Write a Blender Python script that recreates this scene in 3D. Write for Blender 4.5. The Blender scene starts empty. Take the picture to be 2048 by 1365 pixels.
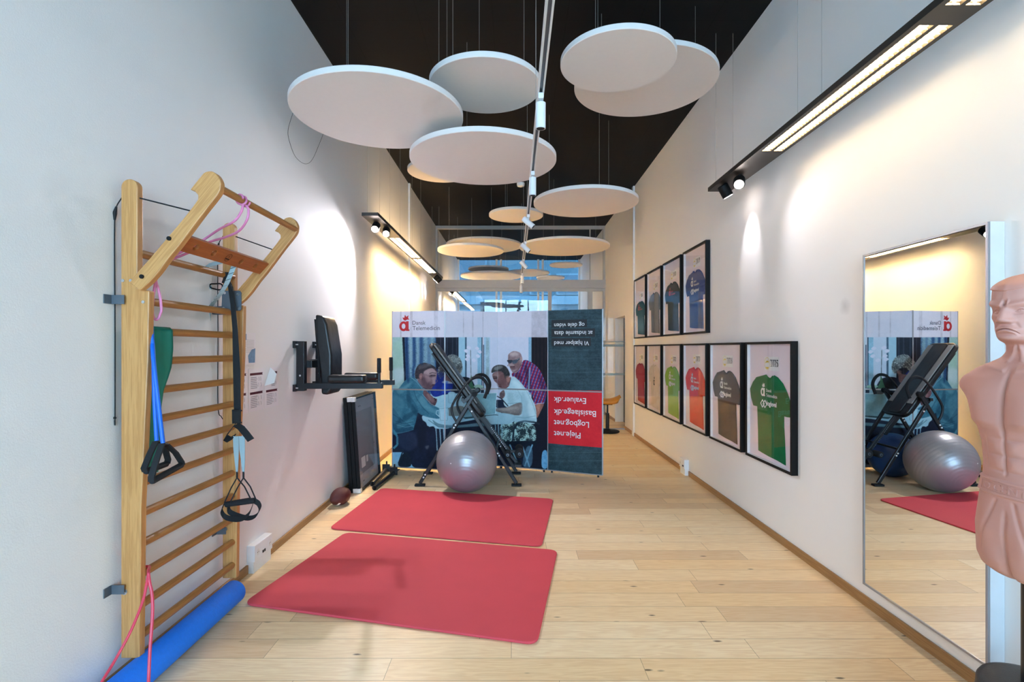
import bpy, bmesh, math, random
import numpy as np
from mathutils import Vector, Matrix
random.seed(7)
PI = math.pi
sc = bpy.context.scene
COL = sc.collection
F = 1024.0; CX = 1029.0; CY = 697.0; CH = 1.5

# ------------------------------------------------------------------ camera
cd = bpy.data.cameras.new('camera'); cam = bpy.data.objects.new('camera', cd); COL.objects.link(cam)
cam.location = (0, 0, CH); cam.rotation_euler = (PI/2, 0, 0)
cd.sensor_width = 36; cd.lens = 18; cd.clip_start = 0.02; cd.clip_end = 200
cd.shift_x = -5/2048; cd.shift_y = 14.5/2048
sc.camera = cam
# ------------------------------------------------------------------ world, exposure
w = bpy.data.worlds.new('world'); sc.world = w; w.use_nodes = True
bgn = w.node_tree.nodes['Background']
_wt = w.node_tree
_tc = _wt.nodes.new('ShaderNodeTexCoord'); _sx = _wt.nodes.new('ShaderNodeSeparateXYZ'); _wt.links.new(_tc.outputs['Generated'], _sx.inputs[0])
_mr = _wt.nodes.new('ShaderNodeMapRange'); _wt.links.new(_sx.outputs[1], _mr.inputs[0]); _mr.inputs[1].default_value = -0.5; _mr.inputs[2].default_value = 0.5
_rp = _wt.nodes.new('ShaderNodeValToRGB'); _wt.links.new(_mr.outputs[0], _rp.inputs[0])
# bright overcast sky over the street in front, duller towards the rear courtyard
_rp.color_ramp.elements[0].position = 0.0; _rp.color_ramp.elements[0].color = (0.46, 0.77, 1.08, 1)
_rp.color_ramp.elements[1].position = 1.0; _rp.color_ramp.elements[1].color = (0.40, 0.60, 0.80, 1)
_wt.links.new(_rp.outputs[0], bgn.inputs[0]); bgn.inputs[1].default_value = 17.5
sc.view_settings.view_transform = 'Standard'; sc.view_settings.look = 'None'
sc.view_settings.gamma = 1; sc.view_settings.use_curve_mapping = False
sc.view_settings.exposure = 0.08
sc.cycles.use_denoising = True
sc.cycles.max_bounces = 10; sc.cycles.diffuse_bounces = 5; sc.cycles.glossy_bounces = 5
sc.cycles.transparent_max_bounces = 16
sc.cycles.sample_clamp_indirect = 60
sc.cycles.caustics_reflective = False; sc.cycles.caustics_refractive = False

def portal(name, loc, rot, sx, sy):
    l = bpy.data.lights.new(name, 'AREA'); l.shape = 'RECTANGLE'; l.size = sx; l.size_y = sy
    l.cycles.is_portal = True
    o = bpy.data.objects.new(name, l); COL.objects.link(o); o.location = loc; o.rotation_euler = rot
portal('front_window_portal', (0.135, -5.95, 2.15), (PI/2, 0, 0), 3.7, 4.1)
portal('rear_window_portal', (0.135, 15.95, 2.15), (-PI/2, 0, 0), 3.7, 4.1)

# ------------------------------------------------------------------ materials
def lin(c):
    r = []
    for v in c[:3]:
        v = v/255.0
        r.append(v/12.92 if v <= 0.04045 else ((v+0.055)/1.055)**2.4)
    return (r[0], r[1], r[2], 1)

def newmat(name):
    m = bpy.data.materials.new(name); m.use_nodes = True
    nt = m.node_tree
    return m, nt, nt.nodes['Principled BSDF']

def N(nt, typ, **kw):
    n = nt.nodes.new(typ)
    for k, v in kw.items(): setattr(n, k, v)
    return n

def math_(nt, op, a, b=None, c=None):
    n = nt.nodes.new('ShaderNodeMath'); n.operation = op
    for i, v in enumerate((a, b, c)):
        if v is None: continue
        if hasattr(v, 'links'): nt.links.new(v, n.inputs[i])
        else: n.inputs[i].default_value = v
    return n.outputs[0]

def mixc(nt, fac, a, b, mode='MIX'):
    n = nt.nodes.new('ShaderNodeMix'); n.data_type = 'RGBA'; n.blend_type = mode
    for idx, v in ((0, fac), (6, a), (7, b)):
        if hasattr(v, 'links'): nt.links.new(v, n.inputs[idx])
        else: n.inputs[idx].default_value = v
    return n.outputs[2]

def mat(name, c, rough=0.5, metal=0.0, noise=0.05, scale=12, bump=0.0, bscale=60, spec=0.5, coat=0.0, sheen=0.0):
    m, nt, b = newmat(name)
    L = lin(c)
    co = N(nt, 'ShaderNodeTexCoord')
    nz = N(nt, 'ShaderNodeTexNoise'); nz.inputs['Scale'].default_value = scale; nz.inputs['Detail'].default_value = 4
    nt.links.new(co.outputs['Object'], nz.inputs['Vector'])
    d = (L[0]*(1-noise*2), L[1]*(1-noise*2), L[2]*(1-noise*2), 1)
    u = (min(1, L[0]*(1+noise)), min(1, L[1]*(1+noise)), min(1, L[2]*(1+noise)), 1)
    nt.links.new(mixc(nt, nz.outputs[0], d, u), b.inputs['Base Color'])
    b.inputs['Roughness'].default_value = rough; b.inputs['Metallic'].default_value = metal
    b.inputs['Specular IOR Level'].default_value = spec
    b.inputs['Coat Weight'].default_value = coat
    b.inputs['Sheen Weight'].default_value = sheen
    if bump:
        n2 = N(nt, 'ShaderNodeTexNoise'); n2.inputs['Scale'].default_value = bscale; n2.inputs['Detail'].default_value = 3
        nt.links.new(co.outputs['Object'], n2.inputs['Vector'])
        bp = N(nt, 'ShaderNodeBump'); bp.inputs['Strength'].default_value = bump; bp.inputs['Distance'].default_value = 0.01
        nt.links.new(n2.outputs[0], bp.inputs['Height']); nt.links.new(bp.outputs[0], b.inputs['Normal'])
    return m

def wood(name, c, c2, axis='Z', rot=(0, 0, 0), rough=0.4, freq=26):
    m, nt, b = newmat(name)
    co = N(nt, 'ShaderNodeTexCoord'); mp = N(nt, 'ShaderNodeMapping')
    mp.inputs['Rotation'].default_value = rot
    nt.links.new(co.outputs['Object'], mp.inputs[0])
    mp2 = N(nt, 'ShaderNodeMapping')
    s = [freq*1.6]*3; s['XYZ'.index(axis)] = freq*0.06
    mp2.inputs['Scale'].default_value = s
    nt.links.new(mp.outputs[0], mp2.inputs[0])
    nz = N(nt, 'ShaderNodeTexNoise'); nz.inputs['Scale'].default_value = 1; nz.inputs['Detail'].default_value = 6; nz.inputs['Roughness'].default_value = 0.65
    nt.links.new(mp2.outputs[0], nz.inputs[0])
    fib = N(nt, 'ShaderNodeTexNoise'); fib.inputs['Scale'].default_value = 5; fib.inputs['Detail'].default_value = 3
    nt.links.new(mp2.outputs[0], fib.inputs[0])
    v = math_(nt, 'SINE', math_(nt, 'MULTIPLY', nz.outputs[0], 38))
    v = math_(nt, 'MULTIPLY_ADD', v, 0.22, 0.42)
    v = math_(nt, 'MULTIPLY_ADD', fib.outputs[0], 0.3, v)
    v = math_(nt, 'SUBTRACT', v, 0.12)
    nt.links.new(mixc(nt, v, lin(c2), lin(c)), b.inputs['Base Color'])
    b.inputs['Roughness'].default_value = rough
    return m

def emis(name, c, st):
    m, nt, b = newmat(name)
    b.inputs['Base Color'].default_value = lin(c); b.inputs['Emission Color'].default_value = lin(c)
    b.inputs['Emission Strength'].default_value = st
    return m

def glassmat(name, tint=(255, 255, 255), base=0.04, gain=0.9, rough=0.0):
    m, nt, b = newmat(name); nt.nodes.remove(b)
    out = nt.nodes['Material Output']
    t = N(nt, 'ShaderNodeBsdfTransparent'); t.inputs[0].default_value = lin(tint)
    g = N(nt, 'ShaderNodeBsdfGlossy'); g.inputs['Roughness'].default_value = rough
    fr = N(nt, 'ShaderNodeFresnel'); fr.inputs[0].default_value = 1.5
    geo = N(nt, 'ShaderNodeNewGeometry')
    # same facing for the back side so that a pane is thin glass both ways
    lw = N(nt, 'ShaderNodeLayerWeight'); lw.inputs[0].default_value = 0.5
    f5 = math_(nt, 'POWER', lw.outputs['Facing'], 4.0)
    f = math_(nt, 'MULTIPLY_ADD', f5, gain, base)
    mx = N(nt, 'ShaderNodeMixShader')
    nt.links.new(f, mx.inputs[0]); nt.links.new(t.outputs[0], mx.inputs[1]); nt.links.new(g.outputs[0], mx.inputs[2])
    nt.links.new(mx.outputs[0], out.inputs[0])
    return m

M = {}
M['wall'] = mat('painted_wall', (240, 240, 239), 0.75, noise=0.012, scale=3, bump=0.12, bscale=180, spec=0.25)
M['ceil'] = None
M['white'] = mat('white_paint', (232, 232, 230), 0.5, noise=0.02)
M['whitemetal'] = mat('white_metal', (225, 228, 230), 0.35, noise=0.02)
M['felt'] = mat('acoustic_felt', (228, 224, 222), 0.95, noise=0.015, scale=30, bump=0.1, bscale=300, spec=0.1)
M['alu'] = mat('aluminium', (176, 174, 170), 0.4, 0.6, noise=0.04)
M['greyframe'] = mat('grey_frame', (176, 172, 166), 0.5, 0.2, noise=0.03)
M['silver'] = mat('silver_profile', (158, 158, 162), 0.4, 0.4, noise=0.03)
M['black'] = mat('black_paint', (13, 13, 14), 0.6, noise=0.1, spec=0.25)
M['blackmetal'] = mat('black_powder_metal', (23, 25, 30), 0.38, 0.1, noise=0.1)
M['lampbody'] = mat('dark_lamp_metal', (62, 58, 54), 0.45, 0.5, noise=0.05)
M['vinyl'] = mat('black_vinyl', (18, 19, 21), 0.38, noise=0.1, bump=0.3, bscale=14)
M['foam'] = mat('black_foam', (22, 24, 28), 0.85, noise=0.1, bump=0.2, bscale=200)
M['web'] = mat('black_webbing', (17, 20, 24), 0.75, noise=0.15, bump=0.2, bscale=400)
M['greyweb'] = mat('grey_webbing', (160, 182, 188), 0.8, noise=0.05, bump=0.2, bscale=400)
M['steelgrey'] = mat('grey_steel_plate', (98, 108, 118), 0.45, 0.4, noise=0.05)
M['bolt'] = mat('bright_bolt', (210, 212, 214), 0.25, 0.8, noise=0.02)
M['cap'] = mat('white_cap', (238, 240, 242), 0.4, noise=0.01)
M['mat'] = mat('red_foam_mat', (214, 76, 88), 0.75, noise=0.05, scale=4, bump=0.15, bscale=500, spec=0.3)
M['pink'] = mat('pink_rubber', (222, 132, 176), 0.5, noise=0.04)
M['redrub'] = mat('red_rubber', (222, 66, 92), 0.45, noise=0.04)
M['green'] = mat('green_rubber', (10, 128, 108), 0.5, noise=0.08, scale=20)
M['bluerub'] = mat('blue_rubber', (10, 104, 214), 0.4, noise=0.04)
M['roller'] = mat('blue_foam', (6, 122, 236), 0.55, noise=0.07, scale=60, bump=0.3, bscale=250)
M['ballsilver'] = mat('silver_ball_rubber', (160, 158, 162), 0.36, 0.45, noise=0.02)
M['ballblue'] = mat('blue_ball_rubber', (32, 72, 130), 0.35, 0.1, noise=0.03)
M['leather'] = mat('brown_pigskin', (84, 26, 24), 0.45, noise=0.1, bump=0.5, bscale=220)
M['ash'] = wood('ash_wood', (216, 163, 102), (178, 122, 66), 'Z', freq=22)
M['asharm'] = wood('ash_wood_arm', (216, 163, 102), (178, 122, 66), 'Z', rot=(0, math.radians(-40), 0), freq=22)
M['rung'] = wood('oiled_rung_wood', (190, 136, 74), (150, 98, 48), 'Y', freq=30)
M['board'] = wood('reddish_board_wood', (178, 104, 48), (150, 80, 34), 'Y', freq=18)
M['skirt'] = wood('oak_skirting', (178, 138, 88), (140, 98, 54), 'Y', freq=24)
M['skin'] = mat('pink_vinyl_skin', (198, 146, 134), 0.5, noise=0.02, spec=0.35)
M['seat'] = mat('tan_leather', (206, 140, 52), 0.45, noise=0.06)
M['paper'] = mat('paper', (242, 240, 243), 0.7, noise=0.01)
M['ink'] = mat('grey_ink', (150, 148, 156), 0.7, noise=0.05)
M['maroon'] = mat('maroon_ink', (84, 22, 40), 0.6, noise=0.05)
M['bluink'] = mat('blue_ink', (120, 160, 196), 0.6, noise=0.2, scale=60)
M['logored'] = mat('logo_red', (186, 28, 40), 0.5, noise=0.02)
M['txtgrey'] = mat('lettering_grey', (88, 86, 96), 0.5, noise=0.02)
M['txtwhite'] = mat('lettering_white', (232, 236, 238), 0.5, noise=0.01)
M['strip'] = mat('dark_caption', (26, 32, 38), 0.6, noise=0.05)
M['yellow'] = mat('badge_yellow', (226, 196, 40), 0.5, noise=0.03)
M['mirror'] = mat('mirror_silver', (236, 238, 236), 0.0, 1.0, noise=0.0)
M['glass'] = glassmat('clear_glass')
M['picglass'] = glassmat('picture_glass', base=0.03, gain=0.3, rough=0.0)
M['extglass'] = glassmat('facade_glass', (196, 220, 232), base=0.10, gain=0.8)
M['frost'] = glassmat('frosted_band', (205, 215, 212), base=0.12, gain=0.5, rough=0.5)
M['dull'] = mat('dull_lens', (190, 186, 176), 0.4, noise=0.02)
M['warmlamp'] = emis('fluorescent_tube', (255, 219, 164), 19)
M['warmlamp2'] = emis('fluorescent_tube_warm', (255, 218, 158), 185)
M['uplamp'] = emis('warm_uplight', (255, 214, 158), 26)
M['louvre'] = mat('louvre_aluminium', (232, 226, 214), 0.3, 0.6, noise=0.02)
M['spotlens'] = emis('lit_spot_lens', (255, 240, 232), 40)

# floor planks ----------------------------------------------------------------
def floor_mat():
    m, nt, b = newmat('oak_plank_floor')
    co = N(nt, 'ShaderNodeTexCoord'); sp = N(nt, 'ShaderNodeSeparateXYZ')
    nt.links.new(co.outputs['Object'], sp.inputs[0])
    x, y = sp.outputs[0], sp.outputs[1]
    W = 0.165; Lp = 1.2
    ry = math_(nt, 'DIVIDE', y, W); row = math_(nt, 'FLOOR', ry); fy = math_(nt, 'FRACT', ry)
    wn = N(nt, 'ShaderNodeTexWhiteNoise', noise_dimensions='1D'); nt.links.new(row, wn.inputs['W'])
    rx = math_(nt, 'ADD', math_(nt, 'DIVIDE', x, Lp), math_(nt, 'MULTIPLY', wn.outputs[0], 7.3))
    colm = math_(nt, 'FLOOR', rx); fx = math_(nt, 'FRACT', rx)
    cb = N(nt, 'ShaderNodeCombineXYZ'); nt.links.new(row, cb.inputs[0]); nt.links.new(colm, cb.inputs[1])
    w2 = N(nt, 'ShaderNodeTexWhiteNoise', noise_dimensions='2D'); nt.links.new(cb.outputs[0], w2.inputs['Vector'])
    rnd = w2.outputs['Value']
    # grain coordinate, shifted per plank
    sh = N(nt, 'ShaderNodeVectorMath', operation='SCALE'); nt.links.new(w2.outputs['Color'], sh.inputs[0]); sh.inputs['Scale'].default_value = 40
    ad = N(nt, 'ShaderNodeVectorMath', operation='ADD'); nt.links.new(co.outputs['Object'], ad.inputs[0]); nt.links.new(sh.outputs[0], ad.inputs[1])
    mp = N(nt, 'ShaderNodeMapping'); mp.inputs['Scale'].default_value = (1.3, 13, 1); nt.links.new(ad.outputs[0], mp.inputs[0])
    g1 = N(nt, 'ShaderNodeTexNoise'); g1.inputs['Scale'].default_value = 1.2; g1.inputs['Detail'].default_value = 5; nt.links.new(mp.outputs[0], g1.inputs[0])
    mp3 = N(nt, 'ShaderNodeMapping'); mp3.inputs['Scale'].default_value = (3, 120, 1); nt.links.new(ad.outputs[0], mp3.inputs[0])
    g2 = N(nt, 'ShaderNodeTexNoise'); g2.inputs['Scale'].default_value = 1.0; g2.inputs['Detail'].default_value = 4; nt.links.new(mp3.outputs[0], g2.inputs[0])
    c = mixc(nt, rnd, lin((242, 212, 164)), lin((252, 233, 196)))
    ring = math_(nt, 'MULTIPLY_ADD', math_(nt, 'SINE', math_(nt, 'MULTIPLY', g1.outputs[0], 60)), 0.5, 0.5)
    c = mixc(nt, math_(nt, 'MULTIPLY', ring, 0.30), c, lin((212, 170, 116)))
    c = mixc(nt, math_(nt, 'MULTIPLY', math_(nt, 'SUBTRACT', g2.outputs[0], 0.35), 0.5), c, lin((196, 158, 110)))
    # a few planks darker
    dk = math_(nt, 'GREATER_THAN', w2.outputs['Value'], 0.90)
    c = mixc(nt, math_(nt, 'MULTIPLY', dk, 0.45), c, lin((198, 152, 98)))
    # knots
    mk = N(nt, 'ShaderNodeMapping'); mk.inputs['Scale'].default_value = (3.2, 9.5, 1); nt.links.new(ad.outputs[0], mk.inputs[0])
    vo = N(nt, 'ShaderNodeTexVoronoi'); vo.inputs['Scale'].default_value = 1.0; nt.links.new(mk.outputs[0], vo.inputs['Vector'])
    wob = math_(nt, 'MULTIPLY_ADD', g2.outputs[0], 0.10, vo.outputs['Distance'])
    kn = N(nt, 'ShaderNodeMapRange'); nt.links.new(wob, kn.inputs[0])
    for i, v in ((1, 0.085), (2, 0.135), (3, 1.0), (4, 0.0)): kn.inputs[i].default_value = v
    c = mixc(nt, math_(nt, 'MULTIPLY', kn.outputs[0], 0.9), c, lin((74, 48, 26)))
    # seams
    def edge(f, wd):
        a = math_(nt, 'MINIMUM', f, math_(nt, 'SUBTRACT', 1.0, f))
        return math_(nt, 'LESS_THAN', a, wd)
    s = math_(nt, 'MAXIMUM', edge(fy, 0.0085), edge(fx, 0.0010))
    c = mixc(nt, math_(nt, 'MULTIPLY', s, 0.65), c, lin((104, 72, 42)))
    nt.links.new(c, b.inputs['Base Color'])
    r = math_(nt, 'MULTIPLY_ADD', g2.outputs[0], 0.15, 0.36)
    nt.links.new(r, b.inputs['Roughness'])
    bp = N(nt, 'ShaderNodeBump'); bp.inputs['Strength'].default_value = 0.25; bp.inputs['Distance'].default_value = 0.002
    nt.links.new(math_(nt, 'SUBTRACT', math_(nt, 'MULTIPLY', g2.outputs[0], 0.2), s), bp.inputs['Height']); nt.links.new(bp.outputs[0], b.inputs['Normal'])
    return m

def ceil_mat():
    m, nt, b = newmat('black_ceiling_panels')
    co = N(nt, 'ShaderNodeTexCoord'); sp = N(nt, 'ShaderNodeSeparateXYZ')
    nt.links.new(co.outputs['Object'], sp.inputs[0])
    def line(v, per, off, wd):
        f = math_(nt, 'FRACT', math_(nt, 'ADD', math_(nt, 'DIVIDE', v, per), off))
        return math_(nt, 'LESS_THAN', f, wd/per)
    s = math_(nt, 'MAXIMUM', line(sp.outputs[0], 0.62, 0.3, 0.008), line(sp.outputs[1], 2.4, 0.2, 0.008))
    nz = N(nt, 'ShaderNodeTexNoise'); nz.inputs['Scale'].default_value = 1.5; nt.links.new(co.outputs['Object'], nz.inputs[0])
    c = mixc(nt, nz.outputs[0], lin((10, 10, 10)), lin((15, 14, 14)))
    c = mixc(nt, s, c, lin((1, 1, 1)))
    nt.links.new(c, b.inputs['Base Color']); b.inputs['Roughness'].default_value = 0.7
    b.inputs['Specular IOR Level'].default_value = 0.2
    return m

# ------------------------------------------------------------------ mesh building
def P(x, y, Y):
    """point at depth Y seen at photograph pixel x, y"""
    return Vector(((x-CX)*Y/F, Y, CH-(y-CY)*Y/F))
def PX(x, y, X):
    Y = X*F/(x-CX)
    return Vector((X, Y, CH-(y-CY)*Y/F))

def smooth_path(pts, n=8, closed=False):
    pts = [Vector(p) for p in pts]; out = []
    m = len(pts)
    rng = range(m) if closed else range(m-1)
    for i in rng:
        p0 = pts[(i-1) % m] if (closed or i > 0) else pts[0]*2-pts[1]
        p1 = pts[i]; p2 = pts[(i+1) % m]
        p3 = pts[(i+2) % m] if (closed or i+2 < m) else pts[-1]*2-pts[-2]
        for k in range(n):
            t = k/n
            out.append(0.5*((2*p1)+(p2-p0)*t+(2*p0-5*p1+4*p2-p3)*t*t+(3*p1-p0-3*p2+p3)*t**3))
    if not closed: out.append(pts[-1])
    return out

class MB:
    def __init__(s): s.v = []; s.f = []
    def add(s, vs, fs):
        b = len(s.v); s.v += [tuple(v) for v in vs]; s.f += [tuple(b+i for i in f) for f in fs]; return s
    def box(s, x0, x1, y0, y1, z0, z1):
        v = [(x, y, z) for z in (z0, z1) for y in (y0, y1) for x in (x0, x1)]
        return s.add(v, [(0, 2, 3, 1), (4, 5, 7, 6), (0, 1, 5, 4), (2, 6, 7, 3), (0, 4, 6, 2), (1, 3, 7, 5)])
    def obox(s, c, a, b_, d):
        """oriented box: centre c, half-vectors a, b_, d"""
        c, a, b_, d = map(Vector, (c, a, b_, d))
        if a.cross(b_).dot(d) < 0: a = -a
        v = [c+a*i+b_*j+d*k for k in (-1, 1) for j in (-1, 1) for i in (-1, 1)]
        return s.add(v, [(0, 2, 3, 1), (4, 5, 7, 6), (0, 1, 5, 4), (2, 6, 7, 3), (0, 4, 6, 2), (1, 3, 7, 5)])
    def bar(s, p, q, w_, h_, up=(0, 0, 1)):
        """square bar from p to q; w_ across, h_ along up"""
        p, q, up = Vector(p), Vector(q), Vector(up)
        d = (q-p); L = d.length; d.normalize()
        sd = d.cross(up)
        if sd.length < 1e-4: sd = d.cross(Vector((1, 0, 0)))
        sd.normalize(); u = sd.cross(d).normalized()
        return s.obox((p+q)/2, sd*w_/2, d*L/2, u*h_/2)
    def tube(s, pts, r, n=10, closed=False, cap=True):
        pts = [Vector(p) for p in pts]; m = len(pts)
        rs = r if isinstance(r, (list, tuple)) else [r]*m
        T = []
        for i in range(m):
            a = pts[(i-1) % m] if (closed or i > 0) else pts[i]
            b = pts[(i+1) % m] if (closed or i < m-1) else pts[i]
            t = b-a; T.append(t.normalized() if t.length > 1e-9 else Vector((0, 0, 1)))
        ref = Vector((0, 0, 1)) if abs(T[0].z) < 0.9 else Vector((1, 0, 0))
        nrm = (ref-T[0]*ref.dot(T[0])).normalized()
        vs = []
        for i in range(m):
            nrm = (nrm-T[i]*nrm.dot(T[i])); nrm.normalize()
            bn = T[i].cross(nrm)
            for k in range(n):
                a = 2*PI*k/n
                vs.append(pts[i]+(nrm*math.cos(a)+bn*math.sin(a))*rs[i])
        fs = []
        mm = m if closed else m-1
        for i in range(mm):
            j = (i+1) % m
            for k in range(n):
                l = (k+1) % n
                fs.append((i*n+k, i*n+l, j*n+l, j*n+k))
        if cap and not closed:
            fs.append(tuple(reversed(range(n)))); fs.append(tuple((m-1)*n+k for k in range(n)))
        return s.add(vs, fs)
    def cyl(s, p, q, r, n=20, r2=None):
        return s.tube([p, q], [r, r if r2 is None else r2], n)
    def ribbon(s, pts, wv, t=0.003):
        """flat strap through pts, half width vector(s) wv, thickness t"""
        pts = [Vector(p) for p in pts]; m = len(pts)
        wl = wv if isinstance(wv, list) else [wv]*m
        vs = []
        for i in range(m):
            a = pts[max(0, i-1)]; b = pts[min(m-1, i+1)]
            tg = (b-a).normalized(); wd = Vector(wl[i])
            nn = tg.cross(wd).normalized()*t/2
            vs += [pts[i]-wd-nn, pts[i]+wd-nn, pts[i]+wd+nn, pts[i]-wd+nn]
        fs = []
        for i in range(m-1):
            for k in range(4):
                l = (k+1) % 4
                fs.append((i*4+k, i*4+l, i*4+4+l, i*4+4+k))
        fs.append((3, 2, 1, 0)); fs.append(tuple((m-1)*4+k for k in range(4)))
        return s.add(vs, fs)
    def prism(s, poly, o, u, v_, d):
        """2-D polygon poly in frame (o, u, v_) extruded along d (both sides are faces)"""
        o, u, v_, d = map(Vector, (o, u, v_, d)); n = len(poly)
        a = [o+u*p[0]+v_*p[1] for p in poly]
        area = sum(poly[i][0]*poly[(i+1) % n][1]-poly[(i+1) % n][0]*poly[i][1] for i in range(n))
        if (u.cross(v_).dot(d) > 0) != (area > 0): a.reverse()
        vs = a+[p+d for p in a]
        fs = [tuple(reversed(range(n))), tuple(range(n, 2*n))]
        for i in range(n):
            j = (i+1) % n; fs.append((i, j, n+j, n+i))
        return s.add(vs, fs)
    def lathe(s, prof, c, n=48, axis='Z'):
        c = Vector(c); vs = []
        for r, z in prof:
            for k in range(n):
                a = 2*PI*k/n
                p = Vector((r*math.cos(a), r*math.sin(a), z))
                if axis == 'Y': p = Vector((p.x, p.z, -p.y))
                if axis == 'X': p = Vector((p.z, p.y, -p.x))
                vs.append(c+p)
        fs = []
        for i in range(len(prof)-1):
            for k in range(n):
                l = (k+1) % n; fs.append((i*n+k, i*n+l, i*n+n+l, i*n+n+k))
        fs.append(tuple(reversed(range(n)))); fs.append(tuple((len(prof)-1)*n+k for k in range(n)))
        return s.add(vs, fs)
    def sphere(s, c, r, nu=32, nv=20, sc_=(1, 1, 1), rot=None):
        c = Vector(c); prof = []
        vs = []
        for j in range(1, nv):
            ph = PI*j/nv
            for k in range(nu):
                a = 2*PI*k/nu
                p = Vector((math.sin(ph)*math.cos(a)*sc_[0], math.sin(ph)*math.sin(a)*sc_[1], -math.cos(ph)*sc_[2]))*r
                if rot: p = rot @ p
                vs.append(c+p)
        fs = []
        for j in range(nv-2):
            for k in range(nu):
                l = (k+1) % nu; fs.append((j*nu+k, j*nu+l, j*nu+nu+l, j*nu+nu+k))
        for sgn, row in ((-1, 0), (1, nv-2)):
            p = Vector((0, 0, sgn*sc_[2]))*r
            if rot: p = rot @ p
            vs.append(c+p); t = len(vs)-1
            for k in range(nu):
                l = (k+1) % nu
                fs.append((row*nu+l, row*nu+k, t) if sgn < 0 else (row*nu+k, row*nu+l, t))
        return s.add(vs, fs)
    def build(s, name, m, parent=None, smooth=False, bevel=0.0, seg=2, label=None, kind=None, ang=35):
        me = bpy.data.meshes.new(name); me.from_pydata(s.v, [], s.f); me.update()
        if smooth:
            me.polygons.foreach_set('use_smooth', [True]*len(me.polygons))
            try: me.set_sharp_from_angle(angle=math.radians(ang))
            except Exception: pass
        o = bpy.data.objects.new(name, me); COL.objects.link(o)
        me.materials.append(m)
        if parent is not None: adopt(o, parent)
        if bevel:
            b = o.modifiers.new('bevel', 'BEVEL'); b.width = bevel; b.segments = seg; b.limit_method = 'ANGLE'; b.angle_limit = math.radians(40)
        if label: o['label'] = label
        if kind: o['kind'] = kind
        return o

def wloc(o):
    l = o.location.copy()
    return l+wloc(o.parent) if (o.parent and o.get('_e')) else l
ROOTLOC = {}
def adopt(o, parent):
    o.parent = parent
    if parent.type == 'EMPTY':
        o.matrix_parent_inverse = Matrix.Translation(-parent.location)
def thing(name, label, cat, loc=(0, 0, 0), group=None):
    o = bpy.data.objects.new(name, None); COL.objects.link(o); o.location = loc
    o.empty_display_size = 0.05
    o['label'] = label; o['category'] = cat
    if group: o['group'] = group
    return o
def tag(o, label, cat, group=None):
    o['label'] = label; o['category'] = cat
    if group: o['group'] = group
    return o
def struct(o): o['kind'] = 'structure'; return o

_fcache = {}
def text_mesh(s):
    if s in _fcache: return _fcache[s]
    cu = bpy.data.curves.new('txt', 'FONT'); cu.body = s; cu.size = 1; cu.resolution_u = 3
    o = bpy.data.objects.new('txt', cu); COL.objects.link(o)
    bpy.context.view_layer.update()
    dg = bpy.context.evaluated_depsgraph_get()
    me = bpy.data.meshes.new_from_object(o.evaluated_get(dg))
    vs = [(v.co.x, v.co.y) for v in me.vertices]; fs = [tuple(p.vertices) for p in me.polygons]
    bpy.data.objects.remove(o); bpy.data.curves.remove(cu); bpy.data.meshes.remove(me)
    _fcache[s] = (vs, fs); return vs, fs
def text(s, o, u, v, width, height=None, bold=0.0):
    """mesh builder with string s: left-bottom at o, along unit u, up unit v, fitted to width"""
    vs, fs = text_mesh(s)
    x0 = min(p[0] for p in vs); x1 = max(p[0] for p in vs); y0 = min(p[1] for p in vs); y1 = max(p[1] for p in vs)
    k = width/(x1-x0); ky = k if height is None else height/(y1-y0)
    o, u, v = Vector(o), Vector(u), Vector(v)
    m = MB(); n = u.cross(v)
    offs = [(0, 0)] if not bold else [(0, 0), (bold, 0), (0, bold), (bold, bold)]
    for i, (ax, ay) in enumerate(offs):
        m.add([o+u*((p[0]-x0)*k+ax)+v*((p[1]-y0)*ky+ay)+n*0.00015*i for p in vs], fs)
    return m

def ring_poly(m, c, u, v, rx, ry, ix, iy, n=28):
    c, u, v = Vector(c), Vector(u), Vector(v)
    vs = []
    for k in range(n):
        a = 2*PI*k/n; vs.append(c+u*rx*math.cos(a)+v*ry*math.sin(a))
    for k in range(n):
        a = 2*PI*k/n; vs.append(c+u*ix*math.cos(a)+v*iy*math.sin(a))
    m.add(vs, [(k, (k+1) % n, n+(k+1) % n, n+k) for k in range(n)])
def logo(o, u, v, s):
    """round letter with a leaf crown above it; s = width"""
    o, u, v = Vector(o), Vector(u), Vector(v); nn = u.cross(v).normalized()*0.0006
    m = MB()
    ring_poly(m, o+u*s*0.42+v*s*0.45, u, v, s*0.42, s*0.45, s*0.18, s*0.24)
    m.add([o+u*s*a+v*s*b+nn for a, b in ((0.66, 0.02), (1.0, 0.02), (1.0, 0.16), (0.92, 0.16), (0.92, 0.9), (0.66, 0.9))], [(0, 1, 2, 3, 4, 5)])
    cr = [(0.45, 1.0), (0.3, 1.25), (0.5, 1.22), (0.55, 1.5), (0.7, 1.3), (0.92, 1.45), (0.86, 1.2), (1.0, 1.05), (0.75, 1.05), (0.62, 0.96)]
    m.add([o+u*s*a+v*s*b+nn for a, b in cr], [tuple(reversed(range(len(cr))))])
    return m

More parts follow.
